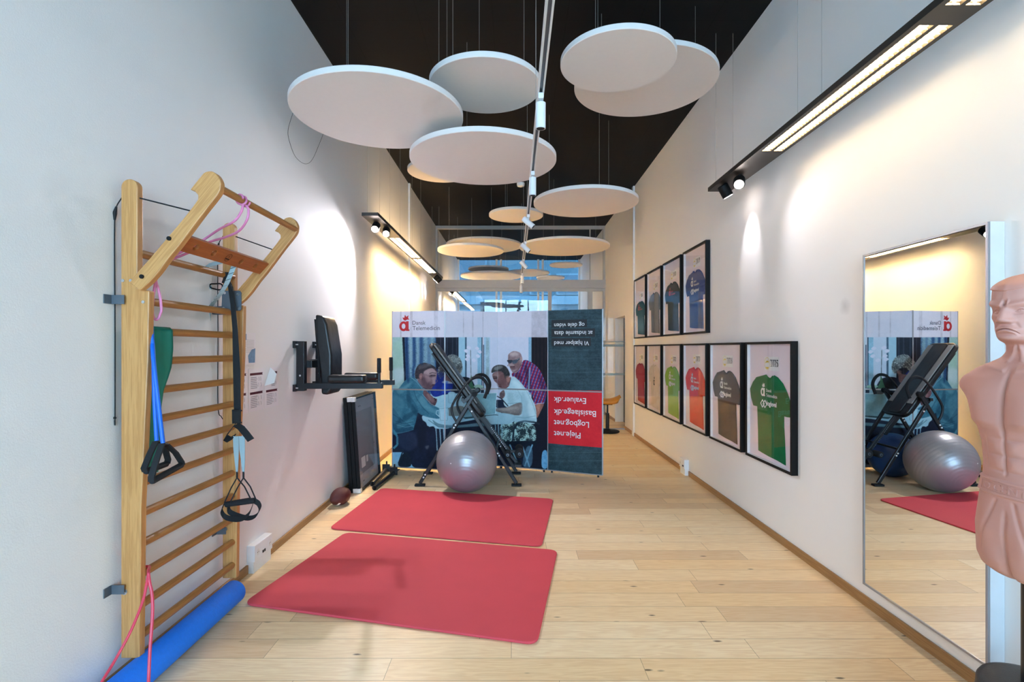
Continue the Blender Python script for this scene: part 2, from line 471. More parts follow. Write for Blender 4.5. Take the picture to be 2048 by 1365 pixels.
# ================================================================== SETTING
XL, XR, ZC, YB, YF = -1.78, 2.05, 4.27, -6.0, 16.0
struct(MB().box(XL-0.2, XR+0.7, YB-0.1, YF+0.1, -0.2, 0).build('floor', floor_mat()))
struct(MB().box(XL-0.2, XR+0.7, YB-0.1, YF+0.1, ZC, ZC+0.2).build('ceiling', ceil_mat()))
struct(MB().box(XL-0.2, XL, YB, YF, 0, ZC).build('wall_left', M['wall']))
D0, D1, DH = 9.5, 10.44, 2.11
rw = MB().box(XR, XR+0.17, YB, D0, 0, ZC).box(XR, XR+0.17, D1, YF, 0, ZC).box(XR, XR+0.17, D0, D1, DH, ZC)
def stained_wall():
    m, nt, b = newmat('painted_wall_with_smudge')
    co = N(nt, 'ShaderNodeTexCoord'); vm = N(nt, 'ShaderNodeVectorMath', operation='DISTANCE'); nt.links.new(co.outputs['Object'], vm.inputs[0]); vm.inputs[1].default_value = (XR, 3.175, 1.76)
    nz = N(nt, 'ShaderNodeTexNoise'); nz.inputs['Scale'].default_value = 25; nt.links.new(co.outputs['Object'], nz.inputs[0])
    d = math_(nt, 'MULTIPLY_ADD', nz.outputs[0], 0.03, vm.outputs['Value'])
    mr = N(nt, 'ShaderNodeMapRange'); nt.links.new(d, mr.inputs[0])
    for i_, v_ in ((1, 0.015), (2, 0.075), (3, 0.26), (4, 0.0)): mr.inputs[i_].default_value = v_
    nt.links.new(mixc(nt, mr.outputs[0], lin((240, 240, 239)), lin((110, 106, 104))), b.inputs['Base Color'])
    b.inputs['Roughness'].default_value = 0.75; b.inputs['Specular IOR Level'].default_value = 0.25
    return m
struct(rw.build('wall_right', stained_wall()))
# recess behind the doorway with its glazed door
struct(MB().box(XR+0.17, XR+0.6, D0-0.1, D0, 0, DH+0.1).box(XR+0.17, XR+0.6, D1, D1+0.1, 0, DH+0.1).box(XR+0.6, XR+0.68, D0-0.1, D1+0.1, 0, DH+0.2).box(XR+0.17, XR+0.6, D0-0.1, D1+0.1, DH, DH+0.1).build('wall_recess', M['wall']))
dr = struct(MB().box(XR+0.17, XR+0.21, D0, D0+0.09, 0, DH).box(XR+0.17, XR+0.21, D1-0.09, D1, 0, DH).box(XR+0.17, XR+0.21, D0+0.09, D1-0.09, DH-0.09, DH).box(XR+0.17, XR+0.21, D0+0.09, D1-0.09, 0, 0.12).build('door_1', M['steelgrey']))
MB().box(XR+0.185, XR+0.195, D0+0.09, D1-0.09, 0.12, DH-0.09).build('door_pane', M['extglass'], dr)
MB().tube([(XR+0.17, D0+0.05, 1.02), (XR+0.12, D0+0.05, 1.02), (XR+0.12, D0+0.16, 1.02)], 0.009, 8).build('door_handle', M['silver'], dr, smooth=True)
# skirting boards
struct(MB().box(XL, XL+0.014, YB, 3.40, 0, 0.06).box(XL, XL+0.014, 3.66, YF, 0, 0.06).build('baseboard_left', M['skirt'], bevel=0.003))
struct(MB().box(XR-0.014, XR, YB, 6.0, 0, 0.06).box(XR-0.014, XR, 6.22, D0, 0, 0.06).box(XR-0.014, XR, D1, YF, 0, 0.06).build('baseboard_right', M['skirt'], bevel=0.003))
struct(MB().box(XL, XL+0.03, 8.58, 8.66, 0, ZC).build('trim_1', M['white'], bevel=0.004))
struct(MB().box(XR-0.03, XR, 8.72, 8.82, 0, ZC).build('trim_2', M['white'], bevel=0.004))
# street-side glazing behind the camera
wf = MB()
for x in (XL, -0.52, 0.75, XR-0.06): wf.box(x, x+0.06, YB-0.03, YB+0.03, 0, ZC)
wf.box(XL+0.06, -0.52, YB-0.03, YB+0.03, 0, 0.1).box(-0.46, 0.75, YB-0.03, YB+0.03, 0, 0.1).box(0.81, XR-0.06, YB-0.03, YB+0.03, 0, 0.1)
w1 = struct(wf.build('window_1', M['greyframe']))
for a, b in ((XL+0.06, -0.52), (-0.46, 0.75), (0.81, XR-0.06)):
    MB().box(a, b, YB-0.005, YB+0.005, 0.1, ZC).build('window_pane', M['glass'], w1)
# inner glass partition at 11.6 m
YP = 11.6
pf = MB()
pf.box(XL, XR, YP-0.04, YP+0.04, ZC-0.07, ZC).box(XL, XR, YP-0.09, YP+0.06, 2.86, 3.04).box(XL, XR, YP-0.04, YP+0.04, 2.79, 2.86)
pf.box(XL, XL+0.045, YP-0.04, YP+0.04, 0, 2.79).box(XR-0.045, XR, YP-0.04, YP+0.04, 0, 2.79)
pf.box(XL, XL+0.045, YP-0.04, YP+0.04, 3.04, ZC-0.07).box(XR-0.045, XR, YP-0.04, YP+0.04, 3.04, ZC-0.07)
pf.box(0.76, 0.84, YP-0.04, YP+0.04, 0, 2.79).box(1.66, 1.69, YP-0.03, YP+0.03, 0, 2.79).box(1.69, 1.76, YP-0.04, YP+0.04, 0, 2.79)
pf.box(1.70, 1.72, YP-0.02, YP+0.02, 3.04, ZC-0.07)
w2_ = struct(pf.build('window_2', M['greyframe']))
for a, b, c, d in ((XL+.045, 0.76, 0.0, 2.79), (0.84, 1.66, 0, 2.79), (1.76, XR-.045, 0, 2.79), (XL+.045, 1.70, 3.04, ZC-.07), (1.72, XR-.045, 3.04, ZC-.07)):
    MB().box(a, b, YP-0.005, YP+0.005, c, d).build('window_pane', M['glass'], w2_)
# rear facade
ff = MB()
for x in (-0.56, -0.42, 0.74, 0.88): ff.box(x-0.03, x+0.03, YF-0.06, YF+0.04, 0, ZC)
ff.box(XL, XL+0.06, YF-0.06, YF+0.04, 0, ZC).box(XR-0.06, XR, YF-0.06, YF+0.04, 0, ZC)
w3 = struct(ff.build('window_3', M['whitemetal']))
for a, b in ((XL+0.06, -0.59), (-0.53, -0.45), (-0.39, 0.71), (0.77, 0.85), (0.91, XR-0.06)):
    MB().box(a, b, YF-0.006, YF+0.006, 0, ZC).build('window_pane', M['extglass'], w3)

# building across the street, seen through the rear facade ---------------------------
def build_ext():
    m1 = mat('pale_blue_facade', (44, 54, 58), 0.7, noise=0.05, scale=1)
    m2 = mat('deep_blue_window', (8, 22, 34), 0.15, noise=0.1, scale=1)
    m3 = mat('pale_render', (72, 80, 84), 0.7, noise=0.05, scale=1)
    t = thing('office_building', 'blue-toned building across the street seen through the rear glazing', 'building', (0, 24, -0.2))
    MB().box(-9, 9, 24, 26, -0.2, 12).build('facade', m1, t)
    MB().box(-9, 9, 23.9, 24, 3.55, 3.95).build('string_course', m3, t)
    for i, (a, b, z0, z1) in enumerate(((-8, -5.2, 4.4, 6.6), (-3.2, -1.3, 4.4, 6.4), (0.7, 1.7, 4.0, 5.0), (1.95, 3.1, 4.0, 5.0), (3.4, 6, 4.4, 6.6),
                                        (-8, -5.2, 0.8, 3.1), (-3.4, -1.4, 0.6, 3.3), (1.7, 2.6, 0.3, 3.2), (3.6, 6, 0.8, 3.1))):
        f_ = MB().box(a, b, 23.93, 24.0, z0, z1).build('window', m3, t)
        MB().box(a+.08, b-.08, 23.9, 23.935, z0+.08, z1-.08).build('pane', m2, f_)
    g = MB().box(-30, 30, YF+0.2, 60, -0.3, -0.2).build('ground', mat('asphalt', (50, 52, 56), 0.9, noise=0.1)); struct(g)
build_ext()
# perforated screen hanging outside the lower facade
def screen():
    m, nt, b = newmat('perforated_sheet')
    co = N(nt, 'ShaderNodeTexCoord')
    mp = N(nt, 'ShaderNodeMapping'); mp.inputs['Scale'].default_value = (12, 12, 12); nt.links.new(co.outputs['Object'], mp.inputs[0])
    vo = N(nt, 'ShaderNodeTexVoronoi'); vo.inputs['Scale'].default_value = 1.0; vo.inputs['Randomness'].default_value = 0.25
    nt.links.new(mp.outputs[0], vo.inputs['Vector'])
    c = mixc(nt, math_(nt, 'LESS_THAN', vo.outputs['Distance'], 0.28), lin((66, 80, 88)), lin((12, 18, 22)))
    nt.links.new(c, b.inputs['Base Color'])
    t = MB().box(-1.1, 0.8, 16.5, 16.52, 0.0, 3.0).build('perforated_screen', m)
    tag(t, 'pale blue dotted screen outside the lower rear glazing', 'screen')
screen()

# ================================================================== LIGHTS IN THE ROOM
def louvre_module(root, x0, x1, y0, y1, z, lm):
    """two lit strips between y0 and y1"""
    wd = x1-x0
    for a, b in ((x0+wd*0.14, x0+wd*0.45), (x0+wd*0.56, x0+wd*0.87)):
        MB().box(a, b, y0, y1, z+0.017, z+0.019).build('tube_lamp', lm, root)
        lv = MB(); n = int((y1-y0)/0.034)
        for i in range(n+1):
            yy = y0+(y1-y0)*i/n
            lv.box(a, b, yy-0.0015, yy+0.0015, z+0.001, z+0.009)
        lv.box((a+b)/2-0.001, (a+b)/2+0.001, y0, y1, z+0.001, z+0.015)
        lv.build('louvre', M['louvre'], root)

def spot_head(root, c, aim, lit, r=0.045, L=0.11, m=None, power=40, ang=70, col=(0.97, 0.93, 1.0)):
    """cylindrical spot head hanging at c aimed along aim"""
    c = Vector(c); aim = Vector(aim).normalized()
    m = m or M['black']
    h = c+Vector((0, 0, -0.06))
    MB().cyl(c, h, 0.012, 10).build('spot_stem', m, root, smooth=True)
    b = MB().tube([h-aim*L*0.5, h-aim*L*0.42, h+aim*L*0.45, h+aim*L*0.5], [r*0.8, r, r, r*0.95], 24)
    hd = b.build('spot_head', m, root, smooth=True)
    MB().cyl(h+aim*L*0.5, h+aim*(L*0.5+0.003), r*0.8, 24).build('spot_lens', M['spotlens'] if lit else M['dull'], root)
    if lit:
        l = bpy.data.lights.new('spot_light', 'SPOT'); l.energy = power; l.spot_size = math.radians(ang); l.spot_blend = 0.6
        l.color = col; l.shadow_soft_size = 0.035
        o = bpy.data.objects.new('spot_light', l); COL.objects.link(o)
        o.location = h+aim*(L*0.5+0.03); o.rotation_mode = 'QUATERNION'
        o.rotation_quaternion = (-aim).to_track_quat('Z', 'Y')

def pendant(x0, x1, y0, y1, mods, z, label, heads, wires):
    t = thing('linear_pendant_light', label, 'pendant light', ((x0+x1)/2, (y0+y1)/2, z), 'long louvred pendant lights')
    b = MB().box(x0, x1, y0, y1, z+0.02, z+0.035)
    wd = x1-x0; ys = [y0]
    for a_, b_ in mods: ys += [a_, b_]
    ys.append(y1)
    # underside plate with slots
    for i in range(0, len(ys), 2): b.box(x0, x1, ys[i], ys[i+1], z, z+0.0199)
    for a_, b_ in mods:
        for p, q in ((0, .14), (.45, .56), (.87, 1.0)): b.box(x0+wd*p, x0+wd*q, a_, b_, z, z+0.0199)
    b.build('lamp_housing', M['lampbody'], t)
    for a_, b_ in mods: louvre_module(t, x0, x1, a_, b_, z, M['warmlamp'] if x0 > 0 else M['warmlamp2'])
    if x0 < 0:
        for ya_, yb_ in mods: MB().box(x0+wd*.3, x0+wd*.7, ya_, yb_, z+0.0355, z+0.0375).build('uplight_lamp', M['uplamp'], t)
    for hx, hy, aim, lit, pw, an in heads: spot_head(t, (hx, hy, z), aim, lit, power=pw, ang=an)
    for wx, wy in wires: MB().cyl((wx, wy, z+0.035), (wx, wy, ZC), 0.0012, 6).build('suspension_wire', M['alu'], t)
    return t
pendant(1.745, 1.945, -0.6, 4.62, [(-0.48, 0.52), (0.68, 2.11), (2.24, 3.67)], 2.914,
        'long dark louvred pendant light along the right wall above the mirror',
        [(1.83, 4.17, (-0.36, -0.75, -0.60), True, 26, 120), (1.81, 4.40, (0.50, 0.06, -0.85), True, 15, 52)],
        [(1.77, 4.5), (1.92, 4.5), (1.77, 3.2), (1.92, 3.2), (1.77, 1.2), (1.92, 1.2)])
pendant(-1.63, -1.455, 5.46, 10.4, [(6.57, 7.98), (8.12, 9.6)], 2.914,
        'long dark louvred pendant light along the left wall above the display wall',
        [(-1.55, 5.72, (0.02, -0.80, -0.60), True, 46, 118), (-1.49, 5.95, (0.14, -0.8, -0.62), True, 150, 112), (-1.5, 9.85, (-0.75, 0.1, -0.6), True, 16, 44), (-1.5, 10.15, (-0.75, 0.15, -0.6), True, 16, 44)],
        [(-1.61, 5.6), (-1.475, 5.6), (-1.61, 6.6), (-1.475, 6.6), (-1.61, 8.05), (-1.475, 8.05), (-1.61, 10.0), (-1.475, 10.0)])
pendant(-1.63, -1.455, 12.3, 15.6, [(12.9, 14.1), (14.2, 15.3)], 2.914,
        'long louvred pendant light on the left behind the glass partition',
        [(-1.54, 12.5, (-0.5, -0.6, -0.6), True, 20, 60)], [(-1.61, 12.5), (-1.475, 12.5), (-1.54, 15.0)])

# lighting track with its spots ------------------------------------------------
TX, TZ = 0.134, 2.80
tk = thing('lighting_track', 'white suspended lighting track running down the middle of the ceiling', 'lighting track', (TX, 6, TZ))
MB().box(TX-0.017, TX-0.008, 0.4, YP-0.1, TZ, TZ+0.035).box(TX+0.008, TX+0.017, 0.4, YP-0.1, TZ, TZ+0.035).box(TX-0.008, TX+0.008, 0.4, YP-0.1, TZ+0.02, TZ+0.035).build('track_rail', M['whitemetal'], tk)
MB().box(TX-0.0075, TX+0.0075, 0.4, YP-0.1, TZ+0.012, TZ+0.0195).build('conductor_strip', M['steelgrey'], tk)
for y in (1.2, 3.2, 5.4, 7.6, 9.8): MB().cyl((TX, y, TZ+0.035), (TX, y, ZC), 0.0015, 6).build('suspension_wire', M['alu'], tk)
SP = [(2.63, (0, 0.05, -1), 'nearest white track spot, pointing straight down', .026, .13),
      (3.78, (0.0, 0.05, -1), 'second white track spot from the camera, pointing down', .026, .13),
      (4.99, (0.75, -0.1, -0.65), 'third white track spot, tilted to the right beside the small disc', .027, .13),
      (6.25, (0.75, -0.1, -0.7), 'fourth white track spot, tilted right between the two wide far discs', .028, .13),
      (7.5, (0.7, 0.1, -0.7), 'fifth white track spot, tilted right before the rear windows', .028, .13),
      (8.9, (0, 0, -1), 'sixth white track spot, upright just above the partition beam', .028, .14),
      (10.4, (0, 0, -1), 'farthest white track spot, upright in front of the partition beam', .03, .14)]
for y, aim, lab, r, L in SP:
    t = thing('track_spotlight', lab, 'spotlight', (TX, y, TZ), 'white spots on the lighting track')
    aim = Vector(aim).normalized()
    MB().box(TX-0.014, TX+0.014, y-0.035, y+0.035, TZ-0.03, TZ-0.0005).build('adapter', M['whitemetal'], t, bevel=0.003)
    h = Vector((TX, y, TZ-0.03)); c = h+Vector((0, 0, -0.045 if aim.z > -0.9 else -0.075))
    MB().cyl(h, h+Vector((0, 0, -0.03)), 0.006, 8).obox(c+Vector((0, -r, 0.012)), (0.004, 0, 0), (0, 0.0015, 0), (0, 0, 0.03)).build('bracket', M['whitemetal'], t)
    MB().tube([c-aim*L*.5, c-aim*L*.49, c+aim*L*.5], [r*.92, r, r], 24).build('spot_head', M['whitemetal'], t, smooth=True)
    MB().cyl(c+aim*L*.5, c+aim*(L*.5+.001), r*.8, 20).build('spot_lens', M['black'], t)

# acoustic discs ------------------------------------------------------------------
DISCS = [(758, 3.67, .6, 1.664, 'large white acoustic disc nearest on the left'),
         (971, 3.68, .4, 1.87, 'small white acoustic disc left of the track, above the two large ones'),
         (1235, 3.6, .4, 2.0, 'small white acoustic disc right of the track, overlapping a larger one'),
         (1289, 4.4, .6, 2.26, 'large white acoustic disc half behind the small one at upper right'),
         (967, 4.23, .6, 1.54, 'large low acoustic disc in the middle crossed by the track'),
         (880, 6.4, .4, 2.2, 'small warm-lit acoustic disc peeking out behind the large middle one'),
         (1171, 5.93, .6, 1.67, 'large acoustic disc on the right below the overlapping pair'),
         (1032, 7.6, .4, 1.96, 'small acoustic disc behind the track just above the partition top bar'),
         (941.5, 9.0, .58, 1.70, 'cream acoustic disc at far left in front of another wide disc'),
         (968, 10.7, .79, 2.13, 'wide acoustic disc at far left partly hidden by a lower disc'),
         (1128.5, 8.9, .78, 1.745, 'wide acoustic disc at far right in front of the partition'),
         (977, 13.2, .52, 2.02, 'leftmost small disc behind the glass partition'),
         (1055, 14.0, .6, 2.04, 'middle disc behind the glass partition beside the track'),
         (1132, 12.9, .41, 2.08, 'rightmost small disc behind the glass partition'),
         (983, 13.3, .8, 1.86, 'wide disc behind the partition just over the beam at left'),
         (1101, 14.5, .4, 1.98, 'low small disc behind the partition just over the beam at right')]
for px, Y, r, H, lab in DISCS:
    x = (px-CX)*Y/F; z = CH+H
    t = thing('acoustic_disc', lab, 'acoustic panel', (x, Y, z), 'round acoustic discs hung from the ceiling')
    MB().lathe([(r-0.004, z), (r, z+0.004), (r, z+0.036), (r-0.004, z+0.04)], (x, Y, 0), 96).build('disc_panel', M['felt'], t, smooth=True)
    for k in range(3):
        a = 2*PI*k/3+0.5+px
        wx, wy = x+r*0.72*math.cos(a), Y+r*0.72*math.sin(a)
        MB().cyl((wx, wy, z+0.04), (wx, wy, ZC-0.003), 0.0011, 6).build('suspension_wire', M['alu'], t)
sd = thing('smoke_detector', 'small white smoke detector hanging behind the middle disc', 'smoke detector', (0.08, 6.6, 3.6))
MB().cyl((0.08, 6.6, 3.63), (0.08, 6.6, ZC), 0.006, 8).build('drop_pipe', M['alu'], sd)
MB().lathe([(0.02, 3.58), (0.045, 3.59), (0.05, 3.61), (0.05, 3.63)], (0.08, 6.6, 0), 24).build('detector_head', M['white'], sd, smooth=True)
tag(MB().tube(smooth_path([PX(x_, y_, -1.745) for x_, y_ in ((586, 225), (576, 262), (581, 290), (592, 315), (610, 328), (624, 320), (637, 292), (648, 262), (650, 240))]), 0.0016, 6).build('hanging_wire', M['blackmetal'], smooth=True),
    'thin loose wire looping down in front of the left wall below the nearest disc', 'wire')

# ================================================================== DISPLAY WALL
class Canvas:
    """painted print, addressed in picture units; S samples per unit"""
    def __init__(s, x0, y0, x1, y1, S=3):
        s.x0, s.y0, s.S = x0, y0, S
        s.w = int((x1-x0)*S); s.h = int((y1-y0)*S)
        s.a = np.zeros((s.h, s.w, 3), np.float32)
        r = np.random.RandomState(3)
        s.n1 = s.up(r.rand(s.h//3+2, s.w//3+2), 3); s.n2 = s.up(r.rand(s.h//18+2, s.w//18+2), 18); s.n3 = s.up(r.rand(s.h//60+2, s.w//60+2), 60); s.n4 = s.up(r.rand(s.h//7+2, s.w//7+2), 7)
    def up(s, g, k):
        yy = np.arange(s.h)/k; xx = np.arange(s.w)/k
        y = yy.astype(int); x = xx.astype(int); fy = (yy-y)[:, None]; fx = (xx-x)[None, :]
        fy = fy*fy*(3-2*fy); fx = fx*fx*(3-2*fx)
        return (g[y][:, x]*(1-fy)*(1-fx)+g[y+1][:, x]*fy*(1-fx)+g[y][:, x+1]*(1-fy)*fx+g[y+1][:, x+1]*fy*fx).astype(np.float32)
    def mask(s, pts, sm=True):
        if sm: pts = [(p.x, p.y) for p in smooth_path([(a, b, 0) for a, b in pts], 5, True)]
        X = [(p[0]-s.x0)*s.S for p in pts]; Y = [(p[1]-s.y0)*s.S for p in pts]
        xa = max(0, int(min(X))); xb = min(s.w, int(max(X))+2); ya = max(0, int(min(Y))); yb = min(s.h, int(max(Y))+2)
        if xa >= xb or ya >= yb: return None
        gx, gy = np.meshgrid(np.arange(xa, xb)+.5, np.arange(ya, yb)+.5)
        ins = np.zeros(gx.shape, bool); n = len(X)
        for i in range(n):
            j = (i+1) % n
            if Y[i] == Y[j]: continue
            c = ((Y[i] > gy) != (Y[j] > gy)) & (gx < (X[j]-X[i])*(gy-Y[i])/(Y[j]-Y[i])+X[i])
            ins ^= c
        return (slice(ya, yb), slice(xa, xb)), ins
    def fill(s, pts, c, c2=None, sm=True, noise=0.12, alpha=1.0, kind=None):
        """flat colour c blotched towards c2"""
        r = s.mask(pts, sm)
        if r is None: return
        sl, ins = r
        c = np.array(c, np.float32); c2 = np.array(c2 if c2 else [v*0.7 for v in c], np.float32)
        t = (s.n2[sl]*0.3+s.n3[sl]*0.45+s.n4[sl]*0.25)
        t = np.clip((t-0.5)*1.3+0.5, 0, 1)[..., None]
        col = c*(1-t)+c2*t
        col = col*(1+(s.n1[sl][..., None]-0.5)*noise)
        if kind == 'plaid':
            gy, gx = np.mgrid[sl[0], sl[1]]
            u = (gx+0.35*gy)/s.S; v = (gy-0.25*gx)/s.S
            for fr, wd, cc in ((6.6, 1.3, (206, 214, 232)), (6.6, 2.6, (52, 84, 160))):
                m_ = (np.abs(((u+(1.5 if wd > 2 else 0)) % fr)-fr/2) < wd/2)[..., None]; col = np.where(m_, col*0.3+np.array(cc)*0.7, col)
            m_ = ((v % 6) < 1.3)[..., None]; col = np.where(m_, col*0.45+np.array((40, 50, 110))*0.55, col)
        if kind == 'camo':
            m_ = ((s.n2[sl]*0.5+s.n1[sl]*0.5) > 0.52)[..., None]; col = np.where(m_, np.array((170, 205, 200)), col)
        if kind == 'curl':
            m_ = np.clip((s.n1[sl]-0.45)*3, 0, 1)[..., None]; col = col*(1-m_)+np.array((170, 180, 176))*m_
        if kind == 'linen':
            gy, gx = np.mgrid[sl[0], sl[1]]
            st = 0.5+0.5*np.sin(gx/s.S*0.42+0.6*np.sin(gx/s.S*0.13)); st = (st[..., None])**2
            col = col*(1-st*0.75)+np.array((28, 66, 112))*st*0.75
            col = col*(1+(s.n1[sl][..., None]-0.5)*0.35)
        reg = s.a[sl]; reg[ins] = reg[ins]*(1-alpha)+col[ins]*alpha
    def soft(s, pts, c, alpha=0.5, k=4):
        """soft-edged patch of print colour"""
        r = s.mask(pts)
        if r is None: return
        sl, ins = r; p = 2*k+2
        y0, y1 = max(0, sl[0].start-p), min(s.h, sl[0].stop+p); x0, x1 = max(0, sl[1].start-p), min(s.w, sl[1].stop+p)
        m = np.zeros((y1-y0, x1-x0), np.float32); m[sl[0].start-y0:sl[0].stop-y0, sl[1].start-x0:sl[1].stop-x0] = ins
        for _ in range(2):
            for ax in (0, 1):
                a = np.zeros_like(m)
                for d in range(-k, k+1): a += np.roll(m, d, ax)
                m = a/(2*k+1)
        m = (m*alpha)[..., None]; g = s.a[y0:y1, x0:x1]; g[:] = g*(1-m)+np.array(c, np.float32)*m
    def rect(s, x0, x1, y0, y1, c, c2=None, **k): s.fill([(x0, y0), (x1, y0), (x1, y1), (x0, y1)], c, c2, sm=False, **k)
    def line(s, pts, wd, c, **k):
        for a, b in zip(pts[:-1], pts[1:]):
            d = np.array(b, float)-np.array(a, float); L = max(1e-6, np.hypot(*d)); n = np.array([-d[1], d[0]])/L*wd/2
            a_, b_ = np.array(a), np.array(b)
            s.fill([tuple(a_+n), tuple(b_+n), tuple(b_-n), tuple(a_-n)], c, c, sm=False, noise=0.05, **k)
    def blur(s, k):
        for ax in (0, 1):
            s.a = (np.roll(s.a, k, ax)+s.a*2+np.roll(s.a, -k, ax))/4
    def sample(s, x, y):
        X = np.clip((x-s.x0)*s.S-.5, 0, s.w-1.001); Y = np.clip((y-s.y0)*s.S-.5, 0, s.h-1.001)
        xi = X.astype(int); yi = Y.astype(int); fx = (X-xi)[:, None]; fy = (Y-yi)[:, None]
        a = s.a
        return a[yi, xi]*(1-fx)*(1-fy)+a[yi, xi+1]*fx*(1-fy)+a[yi+1, xi]*(1-fx)*fy+a[yi+1, xi+1]*fx*fy

def paint():
    c = Canvas(778, 610, 1212, 960)
    A = lambda *q: [(785+x/5.052, 670+y/5.052) for x, y in q]
    B = lambda *q: [(880+x/5.933, 670+y/5.933) for x, y in q]
    C_ = lambda *q: [(970+x/5.054, 670+y/5.054) for x, y in q]
    c.rect(778, 1212, 610, 960, (206, 206, 216), (196, 198, 208), noise=0.02)
    # bright windows and curtains behind the group
    c.rect(778, 808, 674, 800, (176, 204, 204), (140, 176, 172), noise=0.03)
    c.rect(808, 872, 674, 820, (128, 162, 178), (96, 134, 154), kind='linen')
    c.fill(A((98, 20), (122, 20), (140, 560), (122, 560)), (22, 32, 50), sm=False)
    c.rect(872, 918, 674, 820, (36, 42, 58), (24, 30, 44))
    for x in (880, 893, 904, 912): c.rect(x, x+2.5, 674, 800, (58, 66, 82), (46, 54, 70))
    c.rect(917, 931, 674, 830, (152, 190, 208), (168, 200, 214), noise=0.02)
    c.rect(930, 933.5, 674, 800, (86, 118, 140)); c.rect(933.5, 955, 674, 830, (196, 208, 222), (184, 198, 214), noise=0.02)
    c.rect(955, 963, 674, 830, (134, 176, 198), (150, 190, 208)); c.rect(963, 965, 674, 800, (60, 84, 106)); c.rect(966.5, 968, 690, 790, (50, 74, 100))
    c.rect(968, 980, 674, 830, (170, 196, 212), (160, 190, 208)); c.rect(980, 1058, 674, 830, (204, 208, 222), (192, 200, 216), noise=0.02)
    c.rect(972, 978, 674, 800, (178, 206, 218)); c.rect(1057, 1063, 674, 790, (126, 166, 190), (150, 186, 206))
    c.rect(1063, 1096, 674, 950, (34, 30, 40), (26, 22, 32))
    for x in (1068, 1075, 1083, 1090): c.rect(x, x+2, 674, 760, (52, 44, 50))
    # orchid
    c.line(B((362, 180), (368, 480), (376, 640)), 0.9, (54, 70, 74))
    for q in ((340, 150), (310, 190), (330, 250), (440, 160), (450, 250), (400, 300), (320, 290), (470, 200)):
        x, y = q; c.fill(B((x-26, y), (x, y-20), (x+26, y+4), (x+4, y+26)), (216, 216, 230), (204, 206, 222), noise=0.02)
    # lower background
    c.rect(778, 1096, 800, 960, (42, 50, 70), (30, 38, 56))
    c.rect(778, 845, 905, 960, (158, 200, 222), (120, 176, 206), noise=0.04)
    c.fill(B((0, 600), (130, 560), (260, 500), (380, 540), (400, 720), (0, 740)), (24, 32, 48), (34, 42, 60))
    # table top
    c.fill(B((-120, 720), (0, 715), (400, 700), (690, 880), (690, 960), (400, 1010), (-20, 1080), (-140, 1010)), (170, 206, 216), (150, 190, 204), noise=0.03)
    c.fill(A((300, 820), (480, 815), (560, 700), (600, 720), (600, 930), (380, 935)), (172, 208, 218), (154, 194, 208), noise=0.03)
    c.fill(B((-90, 1010), (0, 1060), (200, 1075), (480, 1045), (680, 1040), (680, 1062), (440, 1085), (160, 1105), (-20, 1095)), (112, 148, 160), (90, 126, 140))
    for x, y in ((438, 470), (478, 500), (515, 520)): c.line(A((x, 940), (x+14, 1170)), 2.0, (150, 190, 206))
    for x in (655, 690, 1000, 120): pass
    # man in the middle: blue shirt, curly hair
    c.fill(A((440, 360), (520, 330), (600, 420), (600, 560), (500, 610), (420, 625), (380, 560), (400, 440)), (30, 64, 158), (18, 34, 92))
    c.fill(A((330, 560), (420, 640), (450, 650), (430, 715), (390, 705), (330, 650), (310, 590)), (138, 104, 104), (92, 68, 74))
    c.fill(A((395, 640), (450, 655), (425, 715), (380, 700)), (112, 84, 92))
    c.fill(B((60, 480), (150, 470), (230, 420), (205, 470), (190, 560), (140, 580), (90, 560), (40, 570)), (132, 104, 100), (98, 76, 78))
    c.fill(B((70, 290), (110, 240), (170, 235), (230, 270), (265, 350), (262, 420), (240, 465), (210, 440), (190, 400), (120, 400), (60, 470), (0, 520), (-30, 430), (20, 330)), (62, 66, 70), (96, 104, 106), kind='curl')
    c.fill(B((20, 560), (70, 545), (160, 575), (100, 580), (40, 575)), (190, 200, 206))
    # laptops and cups
    c.fill(B((250, 520), (350, 535), (345, 640), (250, 650)), (26, 32, 42))
    c.fill(B((275, 985), (330, 705), (672, 690), (660, 950)), (142, 182, 190), (118, 160, 170), sm=False, noise=0.04)
    c.fill(B((275, 985), (660, 945), (690, 955), (300, 1000)), (70, 96, 100), sm=False)
    c.fill(B((96, 690), (180, 690), (176, 808), (105, 808)), (176, 208, 216), (150, 190, 202), noise=0.03)
    c.fill(B((100, 870), (270, 850), (280, 950), (100, 960)), (128, 134, 130), (108, 116, 114))
    # man on the left
    c.fill(A((60, 1000), (190, 950), (245, 850), (330, 880), (360, 930), (430, 945), (445, 1170), (430, 1270), (415, 1345), (230, 1345), (170, 1270), (60, 1140), (0, 1110), (0, 1000)), (38, 48, 72), (24, 32, 50))
    c.fill(A((0, 590), (60, 545), (120, 470), (180, 428), (225, 440), (275, 500), (300, 545), (320, 620), (385, 705), (470, 742), (484, 842), (380, 838), (290, 810), (255, 790), (240, 860), (215, 945), (200, 965), (60, 1000), (0, 975)), (84, 138, 156), (48, 100, 122))
    c.fill(A((150, 600), (230, 690), (260, 780), (200, 730), (150, 660)), (58, 110, 132), (40, 86, 108), alpha=0.7)
    c.fill(A((0, 740), (90, 850), (200, 930), (200, 960), (40, 985), (0, 900)), (40, 84, 106), (30, 66, 88), alpha=0.7)
    c.fill(A((270, 400), (320, 345), (400, 320), (446, 370), (446, 430), (434, 462), (436, 492), (408, 512), (396, 545), (362, 552), (310, 535), (250, 455)), (158, 136, 138), (104, 84, 92))
    c.fill(A((232, 440), (230, 370), (258, 310), (320, 283), (385, 298), (432, 330), (452, 378), (400, 338), (335, 360), (308, 400), (302, 456), (262, 444)), (50, 46, 54), (74, 70, 74), noise=0.5)
